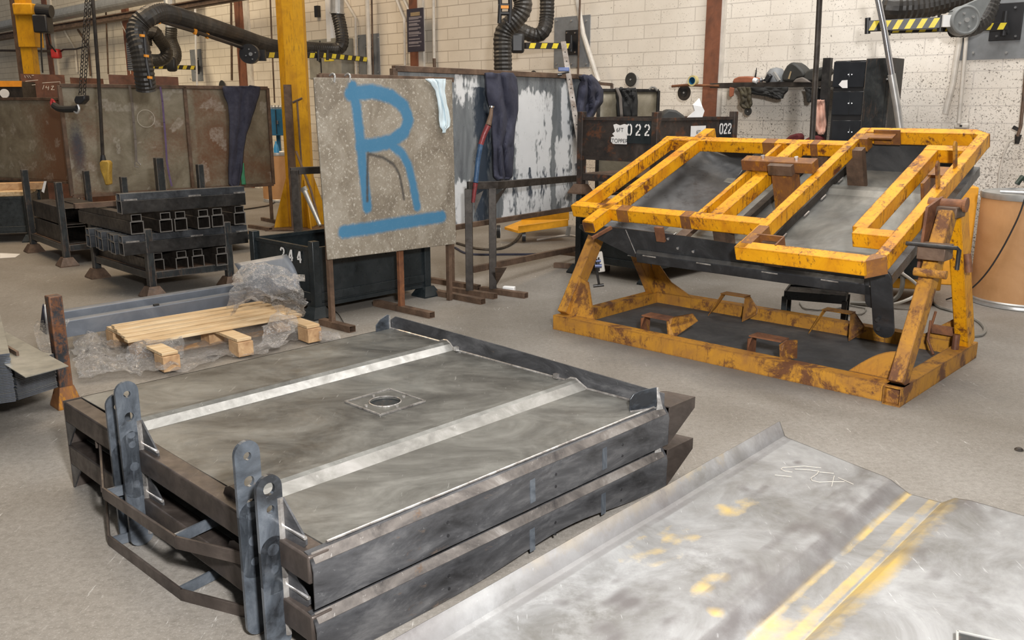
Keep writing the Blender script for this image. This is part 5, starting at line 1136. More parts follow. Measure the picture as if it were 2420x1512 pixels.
# rusty plates behind the brown screen
for x0, y0, x1, y1, Y_, lab in ((48, 174, 151, 232, 12.5, 'rusty brown plate chalked with figures, leftmost behind the brown screen'), (165, 183, 243, 205, 13.2, 'narrow rusty plate in the middle behind the brown screen'), (256, 176, 420, 212, 12.4, 'long red brown plate behind the right part of the brown screen')):
    a = P(x0, y0, Y_); b = P(x1, y0+ (6 if x1 > 300 else 3), Y_+.5); m = MB(); h_ = a.z-.02
    m.prism([V3((a.x, a.y, .02)), V3((b.x, b.y, .02)), b, a], V3((.0, .012, 0))); tag(m.build('steel_plate', M['platerust']), lab, 'steel plate', 'rusty plates behind the brown screen')
m = MB(); c = P(62, 184, 12.45)
for (x, y, x2, y2) in ((58, 178, 60, 184), (63, 178, 68, 184), (68, 178, 73, 184), (75, 178, 80, 178), (100, 196, 142, 193), (142, 193, 143, 216), (104, 201, 101, 211), (110, 203, 108, 207), (108, 207, 116, 208), (115, 203, 114, 213), (121, 204, 127, 203), (127, 203, 121, 212), (121, 212, 129, 212), (60, 192, 90, 189), (62, 202, 84, 200)):
    m.beam(P(x, y, 12.46+.4*(x-48)/103), P(x2, y2, 12.46+.4*(x2-48)/103), .006, .003, up=V3((0, -1, 0)))
tag(m.build('chalk_marks', M['conduit']), 'chalk figures written on the leftmost rusty plate', 'chalk writing')
# ---------------- columns, arms, wall items ----------------
t = thing('jib_column', 'tall yellow eight sided steel column with finned base, behind the R board', 'column', G(700, 540))
cb_ = P(697, 530, 11.2); cx, cy = P(702, 300, 11.2).x, 11.2
R8 = lambda r, z, ph=.39: [V3((cx+r*math.cos(ph+k*math.pi/4), cy+r*math.sin(ph+k*math.pi/4), z)) for k in range(8)]
m = MB(); m.add(R8(.172, .02)+R8(.172, 6.0), [(k, (k+1) % 8, 8+(k+1) % 8, 8+k) for k in range(8)]+[tuple(range(7, -1, -1)), tuple(range(8, 16))]); m.build('shaft', M['yellowcol'], t)
m = MB(); m.box((cx, cy, .01), (.75, .75, .02)); m.build('base_plate', M['rustbrown'], t)
m = MB()
for a_ in range(4):
    an = .5+a_*math.pi/2; d_ = V3((math.cos(an), math.sin(an), 0)); m.prism([V3((cx, cy, .02))+d_*.18, V3((cx, cy, .02))+d_*.36, V3((cx, cy, .10))+d_*.34, V3((cx, cy, .62))+d_*.18], V3((-d_.y, d_.x, 0))*.015)
m.build('base_fins', M['yellowcol'], t)
m = MB(); p_ = P(679, 200, 10.95); m.beam((p_.x, p_.y, 0.02), p_, .085, .05, up=V3((0, 1, 0))); m.build('rusty_angle', M['rustbrown'], t)
# thin rods leaning on the column
m = MB(); m.tube([P(706, 505, 10.3), P(712, 380, 10.7), P(702, 238, 10.9)], .012, 6); m.tube([P(692, 242, 10.9), P(714, 232, 10.9)], .014, 6); tag(m.build('thin_rod', M['rustbrown']), 'thin rusty rod with a cross piece leaning on the yellow column', 'rod')
m = MB(); m.tube([P(700, 358, 10.6), P(735, 450, 10.2), P(757, 535, 9.9)], .014, 8); tag(m.build('thin_rod', M['rustbrown']), 'thin brown rod slanting down across the column base', 'rod')
m = MB(); m.cyl(P(718, 447, 10.0), P(756, 532, 9.8), .03, .02); m.cyl(P(716, 442, 10.0), P(721, 452, 10.0), .04); tag(m.build('metal_lever', M['zinc']), 'bright metal handle leaning at the foot of the yellow column', 'handle')
# far left column with hoist
hx = P(70, 100, 13.2)
t = thing('hoist_column', 'far yellow steel column with a square cap and electric hoist, top left', 'column', V3((hx.x, hx.y, 0)))
m = MB(); a = P(75, 170, 13.2); b = P(72, -40, 13.2); m.beam((a.x, a.y, 0), (a.x, a.y, b.z), .16, .16, up=V3((0, 1, 0))); m.build('shaft', M['yellowcol'], t)
m = MB(); m.box(P(70, 72, 13.2), (.24, .24, .46)); m.build('sleeve', M['yellowcol'], t); m = MB(); m.box(P(66, 24, 13.15), (.28, .30, .16)); m.build('cap', M['yellowcol'], t, bev=.02)
m = MB(); m.beam((a.x-.16, a.y+.1, 0), (a.x-.16, a.y+.1, b.z), .12, .1, up=V3((0, 1, 0))); m.build('brown_stanchion', M['rustbrown'], t)
t = thing('electric_hoist', 'black electric chain hoist hanging beside the far yellow column', 'hoist', P(103, 40, 13.0))
m = MB(); m.box(P(102, 57, 13.0), (.20, .2, .24)); m.build('gear_case', M['black'], t, bev=.02); m = MB(); m.cyl(P(88, 24, 13.0), P(122, 27, 13.0), .085); m.build('motor', M['black'], t)
m = MB(); m.tube([P(97, 75, 13), P(98, 130, 13), P(101, 172, 13)], .012, 6); m.build('chain', M['darksteel'], t)
m = MB(); m.tube([P(112, 80, 13), P(118, 105, 13.1), P(132, 122, 13.2)], .012, 6); m.build('cable', M['black'], t)
# machine with an orange band at the far left
t = thing('orange_band_machine', 'dark machine with an orange band and a white disc, at the left edge', 'machine', V3((P(10, 210, 12.2).x, 12.4, 0)))
m = MB(); a = P(-60, 196, 12.3); b = P(50, 193, 12.3); m.prism([V3((a.x, 12.3, .02)), V3((b.x, 12.3, .02)), V3((b.x, 12.3, b.z)), V3((a.x, 12.3, a.z))], V3((0, .6, 0))); m.build('body', M['boxsteel'], t)
m = MB(); m.prism([P(-60, 191, 12.27), P(49, 191, 12.27), P(49, 205, 12.27), P(-60, 205, 12.27)], V3((0, .03, 0))); m.build('orange_band', M['orange'], t)
m = MB(); c = P(12, 221, 12.29); m.cyl(c, c+V3((0, -.02, 0)), .06); m.build('white_disc', M['paper'], t)
# dark drum of hose on the wall left, fan etc.
def hose_arm(name, label, hoses, loc):
    t = thing('extraction_arm', label, 'extraction arm', loc, 'fume extraction arms'); return t
def hose(pts, r, t, name='hose', mat=None):
    m = MB(); m.tube([P(*p) for p in pts], r, 18, rib=.075, step=.019); return m.build(name, mat or M['hose'], t, smooth=False)
def stripes(a, b, h, dep, t, n, up=Z, ph=.5, name='striped_bar'):
    """black box bar with slanted yellow stripes on the camera side"""
    m = MB(); m.beam(a, b, dep, h); bar = m.build(name, M['black'], t, bev=.004)
    d = (b-a); L = d.length; d.normalize(); nn = d.cross(Z).normalized(); nn = nn if nn.y < 0 else -nn
    m = MB(); st = L/n
    for k in range(n):
        c = a+d*(st*(k+.5)); w2 = st*.24; sk = h*.42
        m.prism([c-d*(w2+sk/2)-Z*h*.42+nn*dep/2, c+d*(w2-sk/2)-Z*h*.42+nn*dep/2, c+d*(w2+sk/2)+Z*h*.42+nn*dep/2, c-d*(w2-sk/2)+Z*h*.42+nn*dep/2], nn*.003)
    m.build('yellow_stripes', M['armyellow'], bar); return bar
# arm a: long arm across the left half
t = thing('extraction_arm', 'long black fume extraction arm spanning the left half, passing behind the yellow column', 'extraction arm', P(590, 128, 11.4), 'fume extraction arms')
hose([(346, 212, 8.9), (340, 170, 8.85), (332, 120, 8.85), (322, 82, 8.9), (330, 56, 8.95), (352, 38, 9.0), (378, 30, 9.2), (410, 37, 9.5), (480, 58, 10.2), (560, 84, 11.2), (620, 104, 12.0), (660, 112, 12.6), (730, 115, 13.3), (790, 117, 13.7), (808, 104, 13.75), (806, 70, 13.8), (797, 30, 13.85)], .098, t)
m = MB(); m.tube([P(797, 32, 13.85), P(797, -25, 13.85)], .10, 18); m.build('metal_duct', M['zinc'], t); m = MB(); m.cyl(P(797, 33, 13.85), P(797, 30, 13.85), .115); m.build('clamp_ring', M['zinc'], t)
m = MB(); m.tube([P(340, 75, 8.75), P(347, 150, 8.72), P(358, 206, 8.75)], .016, 8); m.tube([P(372, 47, 9.1), P(460, 74, 9.9), P(575, 113, 11.15)], .022, 8); rod = m.build('linkage_rod', M['black'], t)
m = MB()
for x, y, y_ in ((376, 49, 9.1), (461, 75, 9.88), (490, 85, 10.2)): m.cyl(P(x-3, y-1, y_), P(x+3, y+1, y_), .03)
for x, y in ((336, 84), (346, 132), (354, 183)): m.cyl(P(x, y-3, 8.72), P(x, y+3, 8.72), .024)
m.build('orange_ring', M['orange'], rod)
m = MB(); c = P(593, 128, 11.2); m.cyl(c, c+V3((0, -.09, 0)), .115, n=28); c2 = P(578, 112, 11.25); m.prism([P(566, 106, 11.2), P(585, 112, 11.2), P(606, 118, 11.2), P(600, 146, 11.2), P(585, 146, 11.2), P(574, 130, 11.2)], V3((0, .05, 0))); kn = m.build('spring_joint', M['greydark'] if 'greydark' in M else M['black'], t)
m = MB(); c = P(593, 128, 11.1)
m.cyl(c, c+V3((0, -.02, 0)), .022)
m.build('centre_bolt', M['greypaint'], kn)
for k in range(4): q_ = c+V3((.06*math.cos(k*1.57+.3), 0, .06*math.sin(k*1.57+.3))); MB().cyl(q_, q_+V3((0, -.016, 0)), .008, n=8).build('bolt', M['greypaint'], kn)
stripes(P(625, 130, 11.4), P(745, 131, 12.5), .075, .05, t, 5); stripes(P(735, 128, 12.6), P(868, 141, 13.95), .075, .05, t, 7)
m = MB(); m.box(P(618, 131, 11.3), (.10, .06, .13)); m.build('hinge', M['black'], t); m = MB(); m.cyl(P(752, 118, 12.5), P(752, 144, 12.5), .02); m.build('hinge', M['black'], t); m = MB(); m.cyl(P(774, 118, 12.7), P(774, 142, 12.7), .02); m.build('hinge', M['black'], t)
# arm b: small far arm
t = thing('extraction_arm', 'small far fume extraction arm curled up at left, behind the long one', 'extraction arm', P(400, 150, 16.5), 'fume extraction arms')
hose([(345, 108, 16.2), (344, 90, 16.2), (352, 78, 16.2), (366, 76, 16.2), (376, 92, 16.3), (390, 112, 16.5), (394, 130, 16.5), (380, 142, 16.5), (350, 142, 16.6)], .11, t)
hose([(405, 66, 17.5), (405, 95, 17.5), (414, 120, 17.4), (414, 138, 17.3), (405, 150, 17.2)], .11, t)
m = MB(); m.tube([P(399, -25, 17.5), P(405, 66, 17.5)], .105, 16); m.build('metal_duct', M['zinc'], t)
stripes(P(350, 157, 17.0), P(462, 160, 17.8), .08, .05, t, 6); m = MB(); m.box(P(406, 152, 16.9), (.19, .12, .26)); m.build('joint_box', M['black'], t, bev=.05)
# arm c: central
t = thing('extraction_arm', 'thick ribbed fume hose dropping behind the galvanised screen, centre top', 'extraction arm', P(1225, 100, 10.4), 'fume extraction arms')
hose([(1189, 215, 10.0), (1189, 170, 10.0), (1188, 120, 10.0), (1188, 90, 10.0), (1196, 68, 10.0), (1215, 50, 10.0), (1232, 28, 10.0), (1236, 5, 10.0), (1226, -20, 10.0)], .102, t)
hose([(1222, 66, 10.9), (1245, 78, 10.9), (1268, 84, 10.95), (1286, 70, 10.95), (1292, 40, 11), (1293, 5, 11), (1293, -25, 11)], .088, t)
m = MB(); m.box(P(1223, 102, 10.5), (.155, .11, .22)); m.build('joint_box', M['greydark'] if 'greydark' in M else M['black'], t, bev=.03)
m = MB()
for x in (1181, 1205): m.tube([P(x, -15, 9.8), P(x+1, 15, 9.8), P(x, 35, 9.8), P(x-1, 55, 9.8)], .022, 10)
m.cyl(P(1178, 12, 9.8), P(1208, 12, 9.8), .018); m.cyl(P(1180, 32, 9.8), P(1207, 32, 9.8), .02); kn = m.build('linkage_rod', M['black'], t)
m = MB(); m.box(P(1193, 17, 9.8), (.08, .05, .03)); m.build('orange_stop', M['orange'], kn)
stripes(P(1241, 108, 10.7), P(1347, 109, 11.2), .07, .05, t, 4)
# arm d: right top
t = thing('extraction_arm', 'folded fume extraction arm with a round grey spring joint, top right', 'extraction arm', P(2280, 50, 7.6), 'fume extraction arms')
hose([(2092, 16, 7.75), (2120, 18, 7.7), (2180, 12, 7.7), (2250, -6, 7.7), (2310, -30, 7.7)], .112, t)
hose([(2345, -20, 7.9), (2338, 20, 7.85), (2320, 52, 7.8), (2290, 66, 7.75), (2255, 66, 7.7)], .075, t)
stripes(P(2052, 62, 7.6), P(2222, 54, 7.4), .085, .06, t, 6); stripes(P(2100, 70, 7.75), P(2378, 62, 7.9), .065, .05, t, 9)
m = MB(); m.cyl(P(2051, 42, 7.6), P(2050, 80, 7.6), .022); m.build('hinge', M['black'], t); m = MB(); m.cyl(P(2223, 36, 7.4), P(2221, 74, 7.4), .022); m.build('hinge', M['black'], t); m = MB(); m.cyl(P(2099, 60, 7.7), P(2100, 84, 7.7), .016); m.build('hinge', M['black'], t)
m = MB(); m.box(P(2236, 50, 7.38), (.07, .05, .09)); m.build('label_plate', M['paper'], t)
gp = plain('mid_grey_plastic', (.19, .20, .20), .45)
m = MB(); c = P(2280, 48, 7.35); m.cyl(c+V3((0, .08, 0)), c, .115, n=36); m.lathe([(.115, 0), (.115, .02), (.10, .03), (.09, .022)], c, 36, Matrix.Rotation(math.pi/2, 3, 'X')); m.prism([P(2250, 25, 7.37), P(2325, -8, 7.37), P(2345, -5, 7.37), P(2312, 55, 7.37)], V3((0, .06, 0))); kn = m.build('spring_joint', gp, t, bev=.004)
m = MB(); c = c+V3((0, -.022, 0)); m.cyl(c, c+V3((0, -.02, 0)), .018)
m.build('centre_bolt', M['zinc'], kn)
for k in range(4): q_ = c+V3((.055*math.cos(k*1.57+.45), 0, .055*math.sin(k*1.57+.45))); MB().cyl(q_, q_+V3((0, -.014, 0)), .010, n=8).build('bolt', M['zinc'], kn)
# dark notice on the second stanchion
t = thing('wall_notice', 'dark framed notice of small text hung on the red brown stanchion', 'sign', W(980, 70))
m = MB(); c = wbox(m, 961, 22, 1001, 121, .17, .19); m.build('board', M['sign'], t)
m = MB(); m2 = MB(); 
for y in (30, 34): wbox(m, 970, y, 992, y+2.2, .19, .192)
for k, y in enumerate((41, 44, 50, 56, 59, 66, 69, 76, 79, 84, 92, 99, 102, 108)): wbox(m2, 966, y, 996-(k*7 % 11), y+.9, .19, .192)
m.build('heading', M['signhead'], t); m2.build('text_lines', M['signtext'], t)
t = thing('wall_notice', 'small far bluish notice half hidden by the long hose', 'sign', W(305, 130)); m = MB(); wbox(m, 297, 101, 318, 166, .05, .07); m.build('board', M['navy2'] if 'navy2' in M else M['greypaint'], t)
m = MB()
for k in range(12): wbox(m, 300, 106+5*k, 315, 107.5+5*k, .07, .072)
m.build('text_lines', M['navy'], t)
# electrical cabinet
t = thing('electrical_cabinet', 'grey electrical cabinet on the wall behind the long extraction arm', 'cabinet', W(765, 150))
m = MB(); wbox(m, 728, 95, 808, 185, 0, .25); m.build('cabinet_body', M['greywarm'] if 'greywarm' in M else plain('warm_grey_paint', (.28, .27, .23), .5), t, bev=.01)
m = MB(); wbox(m, 757, 96, 758.5, 184, .25, .253); m.build('door_seam', M['ink'], t); m = MB(); wbox(m, 766, 137, 789, 144, .25, .254); m.build('warning_label', M['armyellow'], t); m = MB(); wbox(m, 752, 138, 755, 146, .25, .27); m.build('handle', M['black'], t)
m = MB(); wbox(m, 766, -40, 782, 98, .1, .25); tag(m.build('white_trunking', M['white']), 'wide white trunking running down to the grey electrical cabinet', 'trunking')
m = MB(); wbox(m, 742, 14, 751, 40, 0, .06); tag(m.build('isolator_box', M['black']), 'small black isolator box high on the wall above the cabinet', 'switch box')
# conduits
def pipe(label, pts, r, mat=None, off=.05, name='conduit', group='conduits on the wall', cat='pipe'):
    m = MB(); m.tube([W(x, y, off) for x, y in pts], r, 10); return tag(m.build(name, mat or M['conduit'], smooth=True), label, cat, group)
pipe('pale pipe ending above the jig, bent near its open end', [(2276, -20), (2267, 100), (2260, 142), (2252, 198), (2234, 269)], .026)
pipe('thin pale conduit running down to the wall socket', [(2288, -20), (2283, 100), (2276, 179), (2266, 292)], .017)
t = thing('wall_socket', 'cream double socket box just above the tilted yellow frame', 'socket', W(2270, 297)); m = MB(); wbox(m, 2255, 291, 2287, 304, 0, .05); m.build('box', M['conduit'], t, bev=.012); m = MB(); wbox(m, 2268, 295, 2273, 300, .05, .055); m.build('switch', M['ink'], t)
pipe('white pipe in front of the plate left of the dark notice', [(867, -20), (871, 90), (873, 182)], .035, M['conduit'], .22)
pipe('thin rusty pipe just right of the white one', [(878, -20), (880, 90), (882, 182)], .014, M['rustbrown'], .1)
pipe('thin conduit left of the plate, slanting at its top', [(812, -5), (840, 42), (842, 180)], .02)
pipe('thin conduit left of the dark notice, slanting at its top', [(935, -5), (955, 45), (957, 155)], .02)
pipe('thin conduit slanting behind the top of the dark notice', [(952, -5), (966, 24)], .018)
pipe('pale pipe right of the dark notice with a dark end', [(1024, -20), (1026, 138)], .022)
pipe('short dark end piece below the pale pipe', [(1026, 138), (1027, 162)], .022, M['rustbrown'])
pipe('rusty thin rod left of the leaning pale pole', [(1371, -20), (1366, 182)], .012, M['rustbrown'], .25, 'rod')
pipe('pale pole leaning against the wall beside the central plate', [(1360, -20), (1378, 80), (1414, 193)], .030, M['conduit'], .2, 'leaning_pole', cat='pole')
pipe('thin brown rod left of the near yellow column', [(638, -20), (642, 90), (649, 243)], .012, M['rustbrown'], 1.2, 'rod')
pipe('rust red pipe left of the long arm end', [(546, -10), (548, 190)], .02, M['rustbrown'], .2)
pipe('white conduit beside the rust red pipe', [(461, -5), (463, 118), (466, 205)], .02, M['white'], .2)
pipe('thin brown pipe among the far conduits', [(250, 20), (256, 175)], .018, M['rustbrown'], .2)
pipe('far pale conduit bending down by the second column', [(150, 70), (178, 118), (182, 170)], .025)
pipe('far pale conduit with an elbow beside the chains', [(184, 70), (208, 108), (214, 180)], .025, M['rustbrown'])
pipe('dark cable loop across the far wall', [(135, 128), (150, 117), (180, 116), (205, 109)], .02, M['black'], .3, 'cable', cat='cable')
pipe('horizontal rust coloured pipe on the far wall', [(-20, 119), (130, 121)], .03, M['rustbrown'], .2)
pipe('far slanting conduit left of the curled arm', [(285, 50), (300, 80), (310, 175)], .018)
# red nozzle
m = MB(); m.box(W(133, 127, .4), (.2, .2, .22)); tag(m.build('red_reel', M['red'], bev=.04), 'small dark red reel on the far wall near the second column', 'reel')
# grinding discs
def disc(x, y, r, lab, off=.03, inner=True):
    c = W(x, y, off); t = thing('grinding_disc', lab, 'disc', c, 'grinding discs'); R = Matrix((WD, Z, WN)).transposed()
    m = MB(); m.lathe([(r*.16, .002), (r*.3, .004), (r*.9, .006), (r, .004), (r, -.002), (r*.16, -.002)], c, 36, R); m.build('abrasive_ring', M['leather'] if not inner else M['boxsteel'], t)
    m = MB(); m.cyl(c+WN*.004, c+WN*.012, r*.13, n=16); m.build('hub', M['zinc'], t)
    if inner: m = MB(); m.lathe([(r*.2, .007), (r*.5, .009), (r*.5, .006)], c, 30, R); m.build('label_ring', M['darksteel'], t)
disc(1491, 188, .080, 'brown grinding disc on the wall above the small olive screen', inner=False)
disc(1617, 219, .082, 'black disc with a grey centre hanging under the left end of the shelf', .30)
disc(1768, 263, .042, 'small black cutting disc hanging below the leather glove', .28, inner=False)
disc(1261, 178, .06, 'dark disc half hidden by the top rail of the galvanised screen', inner=False)
disc(525, 205, .12, 'dark round disc above the brown screen, left of the overalls', inner=False)
# shelf
SP = lambda x, y, off=.30: W(x, y, off)
t = thing('wall_shelf', 'long dark steel shelf on the wall loaded with welding gear', 'shelf', SP(1780, 205, .2))
m = MB(); a = SP(1680, 200, .36); b = SP(1962, 200, .36); zz = (SP(1690, 200, .36).z+SP(1950, 200, .36).z)/2
a = WO+WD*((a-WO).dot(WD))+WN*.20+Z*zz; b = WO+WD*((b-WO).dot(WD))+WN*.20+Z*zz
m.beam(a, b, .36, .05); m.build('shelf_board', M['boxsteel'], t, bev=.004)
m = MB(); p_ = SP(1957, 137, .40); q_ = SP(1948, 300, .40); m.beam((p_.x, p_.y, .0), p_, .075, .05, up=WN); p_ = SP(1938, 210, .1); m.beam((p_.x, p_.y, .0), p_, .05, .05, up=WN); m.build('upright', M['darksteel'], t)
zt2 = zz+.025
def onshelf(x, off=.3): p_ = SP(x, 200, off); p_.z = zt2; return p_
m = MB(); m.tube([SP(1588, 204, .35), SP(1620, 201, .35), SP(1700, 203, .38)], .014, 8); tag(m.build('wooden_stick', M['rusty'], smooth=True), 'brown stick poking out past the left end of the shelf', 'stick')
t = thing('tape_roll', 'yellow and blue roll of tape standing on the stick at the shelf end', 'tape', SP(1640, 191, .35)); c = SP(1641, 191, .33); R = Matrix((WD, Z, WN)).transposed()
m = MB(); m.lathe([(.038, .0), (.056, .0), (.056, .045), (.038, .045), (.038, 0)], c, 28, R); m.build('tape_wound', plain('tape_tan', (.55, .47, .22), .5), t); m = MB(); m.lathe([(.034, .001), (.038, .001), (.038, .047), (.034, .047), (.034, .001)], c, 28, R); m.build('core', M['bluecab'], t)
def blob(name, label, outline, off, dep, mat, cat, bev=.012, group=None, pl=None):
    m = MB(); pts = [(pl or SP)(x, y, off) for x, y in outline]; m.prism(pts, -WN*dep); o = m.build(name, mat, bev=bev); return tag(o, label, cat, group)
blob('leather_glove', 'orange brown leather glove lying at the left of the shelf', [(1730, 196), (1733, 186), (1745, 181), (1765, 180), (1782, 183), (1790, 190), (1792, 196)], .36, .12, M['suede'], 'glove')
blob('leather_strap', 'orange leather end hanging under the shelf edge', [(1724, 206), (1734, 208), (1732, 226), (1726, 230), (1722, 226)], .40, .02, M['suede'], 'strap', .004)
m = MB(); m.tube([SP(1784, 188, .3), SP(1786, 175, .3), SP(1788.5, 160, .3)], [.011, .008, .003], 10); tag(m.build('pointed_nozzle', M['black']), 'thin black pointed nozzle standing up on the shelf', 'nozzle')
m = MB(); m.cyl(SP(1781, 189, .38), SP(1790, 192, .38), .025); tag(m.build('spray_can', M['white']), 'small white and blue can on the shelf by the nozzle', 'can')
m = MB(); m.cyl(SP(1796, 190, .36), SP(1806, 188, .36), .016); m.cyl(SP(1806, 188, .36), SP(1818, 183, .36), .022); m.cyl(SP(1798, 190, .36), SP(1800, 190, .36), .028); tag(m.build('chrome_fitting', M['chrome']), 'shiny chrome hose fitting on the shelf', 'fitting')
t = thing('angle_grinder', 'grey and black power tool with a metal bracket, mid shelf', 'power tool', SP(1833, 185)); 
m = MB(); m.lathe([(.0, 0), (.09, 0), (.10, .04), (.09, .09), (.06, .13), (.0, .145)], onshelf(1832, .26), 24); m.build('housing', M['greypaint'], t, smooth=True)
m = MB(); m.beam(SP(1829, 171, .40), SP(1842, 191, .40), .02, .035, up=WN); m.build('metal_bracket', M['zinc'], t)
m = MB(); m.beam(SP(1822, 176, .36), SP(1812, 193, .36), .05, .07, up=WN); m.build('grip', M['black'], t, bev=.01)
h_ = [(1848, 193), (1846, 180), (1851, 168), (1858, 155), (1868, 147), (1874, 147), (1884, 153), (1897, 166), (1903, 178), (1895, 184), (1885, 186), (1878, 194)]
tt_ = thing('welding_helmet', 'large black welding helmet tipped on its side on the shelf', 'helmet', SP(1872, 190)); m = MB(); m.prism([SP(x, y, .40) for x, y in h_], -WN*.20); m.build('shell', M['leather'], tt_, bev=.03); m = MB(); m.prism([SP(x, y, .405) for x, y in ((1862, 186), (1868, 168), (1871, 169), (1866, 187))], WN*.002); m.build('yellow_lettering', M['signhead'], tt_)
blob('welding_gauntlets', 'pair of black gauntlets folded beside the upright of the shelf', [(1895, 192), (1900, 176), (1908, 164), (1925, 161), (1945, 158), (1952, 164), (1950, 172), (1940, 184), (1930, 193)], .40, .2, M['leather'], 'gloves', .02)
blob('grey_cloth', 'crumpled grey cloth at the front of the shelf between helmet and gauntlets', [(1872, 195), (1880, 186), (1895, 182), (1905, 187), (1915, 195)], .42, .1, M['greystrap'], 'cloth', .01)
drape('black_apron', 'black apron hanging down below the shelf', [(206, 1745, 1863), (214, 1750, 1862), (220, 1780, 1855), (226, 1815, 1850), (233, 1838, 1849)], lambda x, y, o_: SP(x, y, .42+o_), M['blackcloth'], fold=.012, nf=5, seed=41)
drape('leather_glove', 'olive leather glove hanging under the shelf above the cutting disc', [(206, 1743, 1772), (218, 1751, 1774), (226, 1752, 1773), (235, 1753, 1774), (245, 1750, 1776), (252, 1754, 1773), (256, 1760, 1770)], lambda x, y, o_: SP(x, y, .46+o_), worn('olive_leather', (.055, .045, .025), (.03, .025, .018), (.13, .12, .07), sc=12, rough=.8, metal=0, scratch=0), fold=.015, nf=2, seed=44, cat='glove')
drape('black_cloth', 'small dark rag below the shelf near its right upright', [(206, 1903, 1936), (215, 1906, 1930), (228, 1908, 1922), (241, 1910, 1914)], lambda x, y, o_: SP(x, y, .42+o_), M['blackcloth'], fold=.01, nf=3, seed=47, cat='rag')
drape('pink_glove', 'faded pink leather glove hanging on the shelf upright', [(236, 1932, 1946), (250, 1928, 1948), (275, 1926, 1950), (295, 1926, 1952), (308, 1930, 1950), (317, 1936, 1944)], lambda x, y, o_: SP(x, y, .45+o_), M['pink'], fold=.015, nf=2, seed=49, cat='glove')
m = MB(); m.box(SP(1942, 241, .43), (.05, .04, .06)); tag(m.build('clip', M['black']), 'black clip holding the pink glove', 'clip')
M['darkred'] = plain('dark_red_cloth', (.10, .012, .014), .85)
m = MB(); m.prism([SP(x, y, .5) for x, y in ((1846, 336), (1865, 320), (1885, 314), (1892, 320), (1890, 336))], -WN*.1); tag(m.build('red_jacket', M['darkred'], bev=.02), 'dark red jacket heap behind the yellow frame, left of the rod', 'jacket')
m = MB(); m.prism([SP(x, y, .5) for x, y in ((1890, 336), (1910, 324), (1930, 319), (1940, 324), (1942, 336))], -WN*.1); tag(m.build('red_jacket', M['darkred'], bev=.02), 'dark red jacket heap behind the yellow frame, right of the rod', 'jacket')
# lockers

lk0 = P(1975, 140, 8.62); WDn = WD
t = thing('steel_locker', 'black steel locker with glossy double doors stacked three high', 'locker', V3((2.97, 8.8, 0)))
def lkp(x, y, dd=0): return W(x, y, .62+dd)
m = MB(); a = lkp(1975, 143); b = lkp(2046, 143); za = (a.z+b.z)/2; 
base_ = [V3((a.x, a.y, 0)), V3((b.x, b.y, 0)), V3((b.x, b.y, 0))-WN*.45, V3((a.x, a.y, 0))-WN*.45]; m.prism([p_+Z*.0 for p_ in base_], Z*za); m.build('carcass', M['black'], t)
gl_ = plain('gloss_black_door', (.018, .02, .024), .16); xm = 2009
for y0, y1 in ((146, 206), (216, 272), (284, 340)):
    for x0, x1 in ((1972-(y0-146)*.03, xm-1), (xm+1, 2044-(y0-146)*.03)):
        m = MB(); p0 = lkp(x0+1, y0, 0); p1 = lkp(x1-1, y1, 0); l0 = (p0-WO).dot(WD); l1_ = (p1-WO).dot(WD); R = Matrix((WD, -WN, Z)).transposed()
        c = WO+WD*(l0+l1_)/2+WN*.628; c.z = (p0.z+p1.z)/2; m.box(c, (l1_-l0, .014, p0.z-p1.z), R); d_ = m.build('door', gl_, t, bev=.004)
        MB().cyl(lkp(xm+(4 if x0 > xm else -4), (y0+y1)/2, .016), lkp(xm+(4 if x0 > xm else -4), (y0+y1)/2, .03), .005, n=8).build('door_knob', M['zinc'], d_)
m = MB(); m.prism([lkp(x, y, .03) for x, y in ((1982, 200), (1990, 190), (2003, 189), (2003, 208), (1991, 208))], WN*.002); tag(m.build('folded_paper', M['paper']), 'small folded white paper stuck between the locker doors', 'paper')
t = thing('steel_locker', 'plain matt black tall locker right of the double door one', 'locker', V3((3.2, 8.6, 0)))
m = MB(); a = W(2048, 136, .75); b = W(2110, 138, .75); za = (a.z+b.z)/2; m.prism([V3((a.x, a.y, 0)), V3((b.x, b.y, 0)), V3((b.x, b.y, 0))-WN*.26, V3((a.x, a.y, 0))-WN*.26], Z*za); m.build('carcass', M['blackpaint'], t, bev=.004)
m = MB(); p_ = W(2098, 150, .752); m.beam(p_, V3((p_.x, p_.y, .1)), .004, .003, up=WN); m.build('door_seam', M['ink'], t); MB().cyl(W(2096, 187, .75), W(2096, 187, .77), .008, n=8).build('knob', M['zinc'], t)
# rods hanging in front of the jig background
m = MB(); m.tube([P(1938, -20, 6.6), P(1931, 120, 6.6), P(1925, 220, 6.55), P(1919, 335, 6.5)], .020, 10); tag(m.build('hanging_cable', M['boxsteel'], smooth=True), 'thick dark hanging cable dropping behind the long yellow beam', 'cable')
t = thing('sectional_pole', 'shiny sectional steel pole leaning from the top, by the plain locker', 'pole', P(2120, 300, 7.2))
m = MB(); m.tube([P(2070, -25, 7.2), P(2090, 70, 7.2), P(2108, 180, 7.2)], .024, 14); m.build('upper_section', M['chrome'], t, smooth=True); m = MB(); m.tube([P(2107, 176, 7.2), P(2120, 250, 7.2), P(2131, 330, 7.2)], .030, 14); m.build('lower_section', M['zinc'], t, smooth=True)
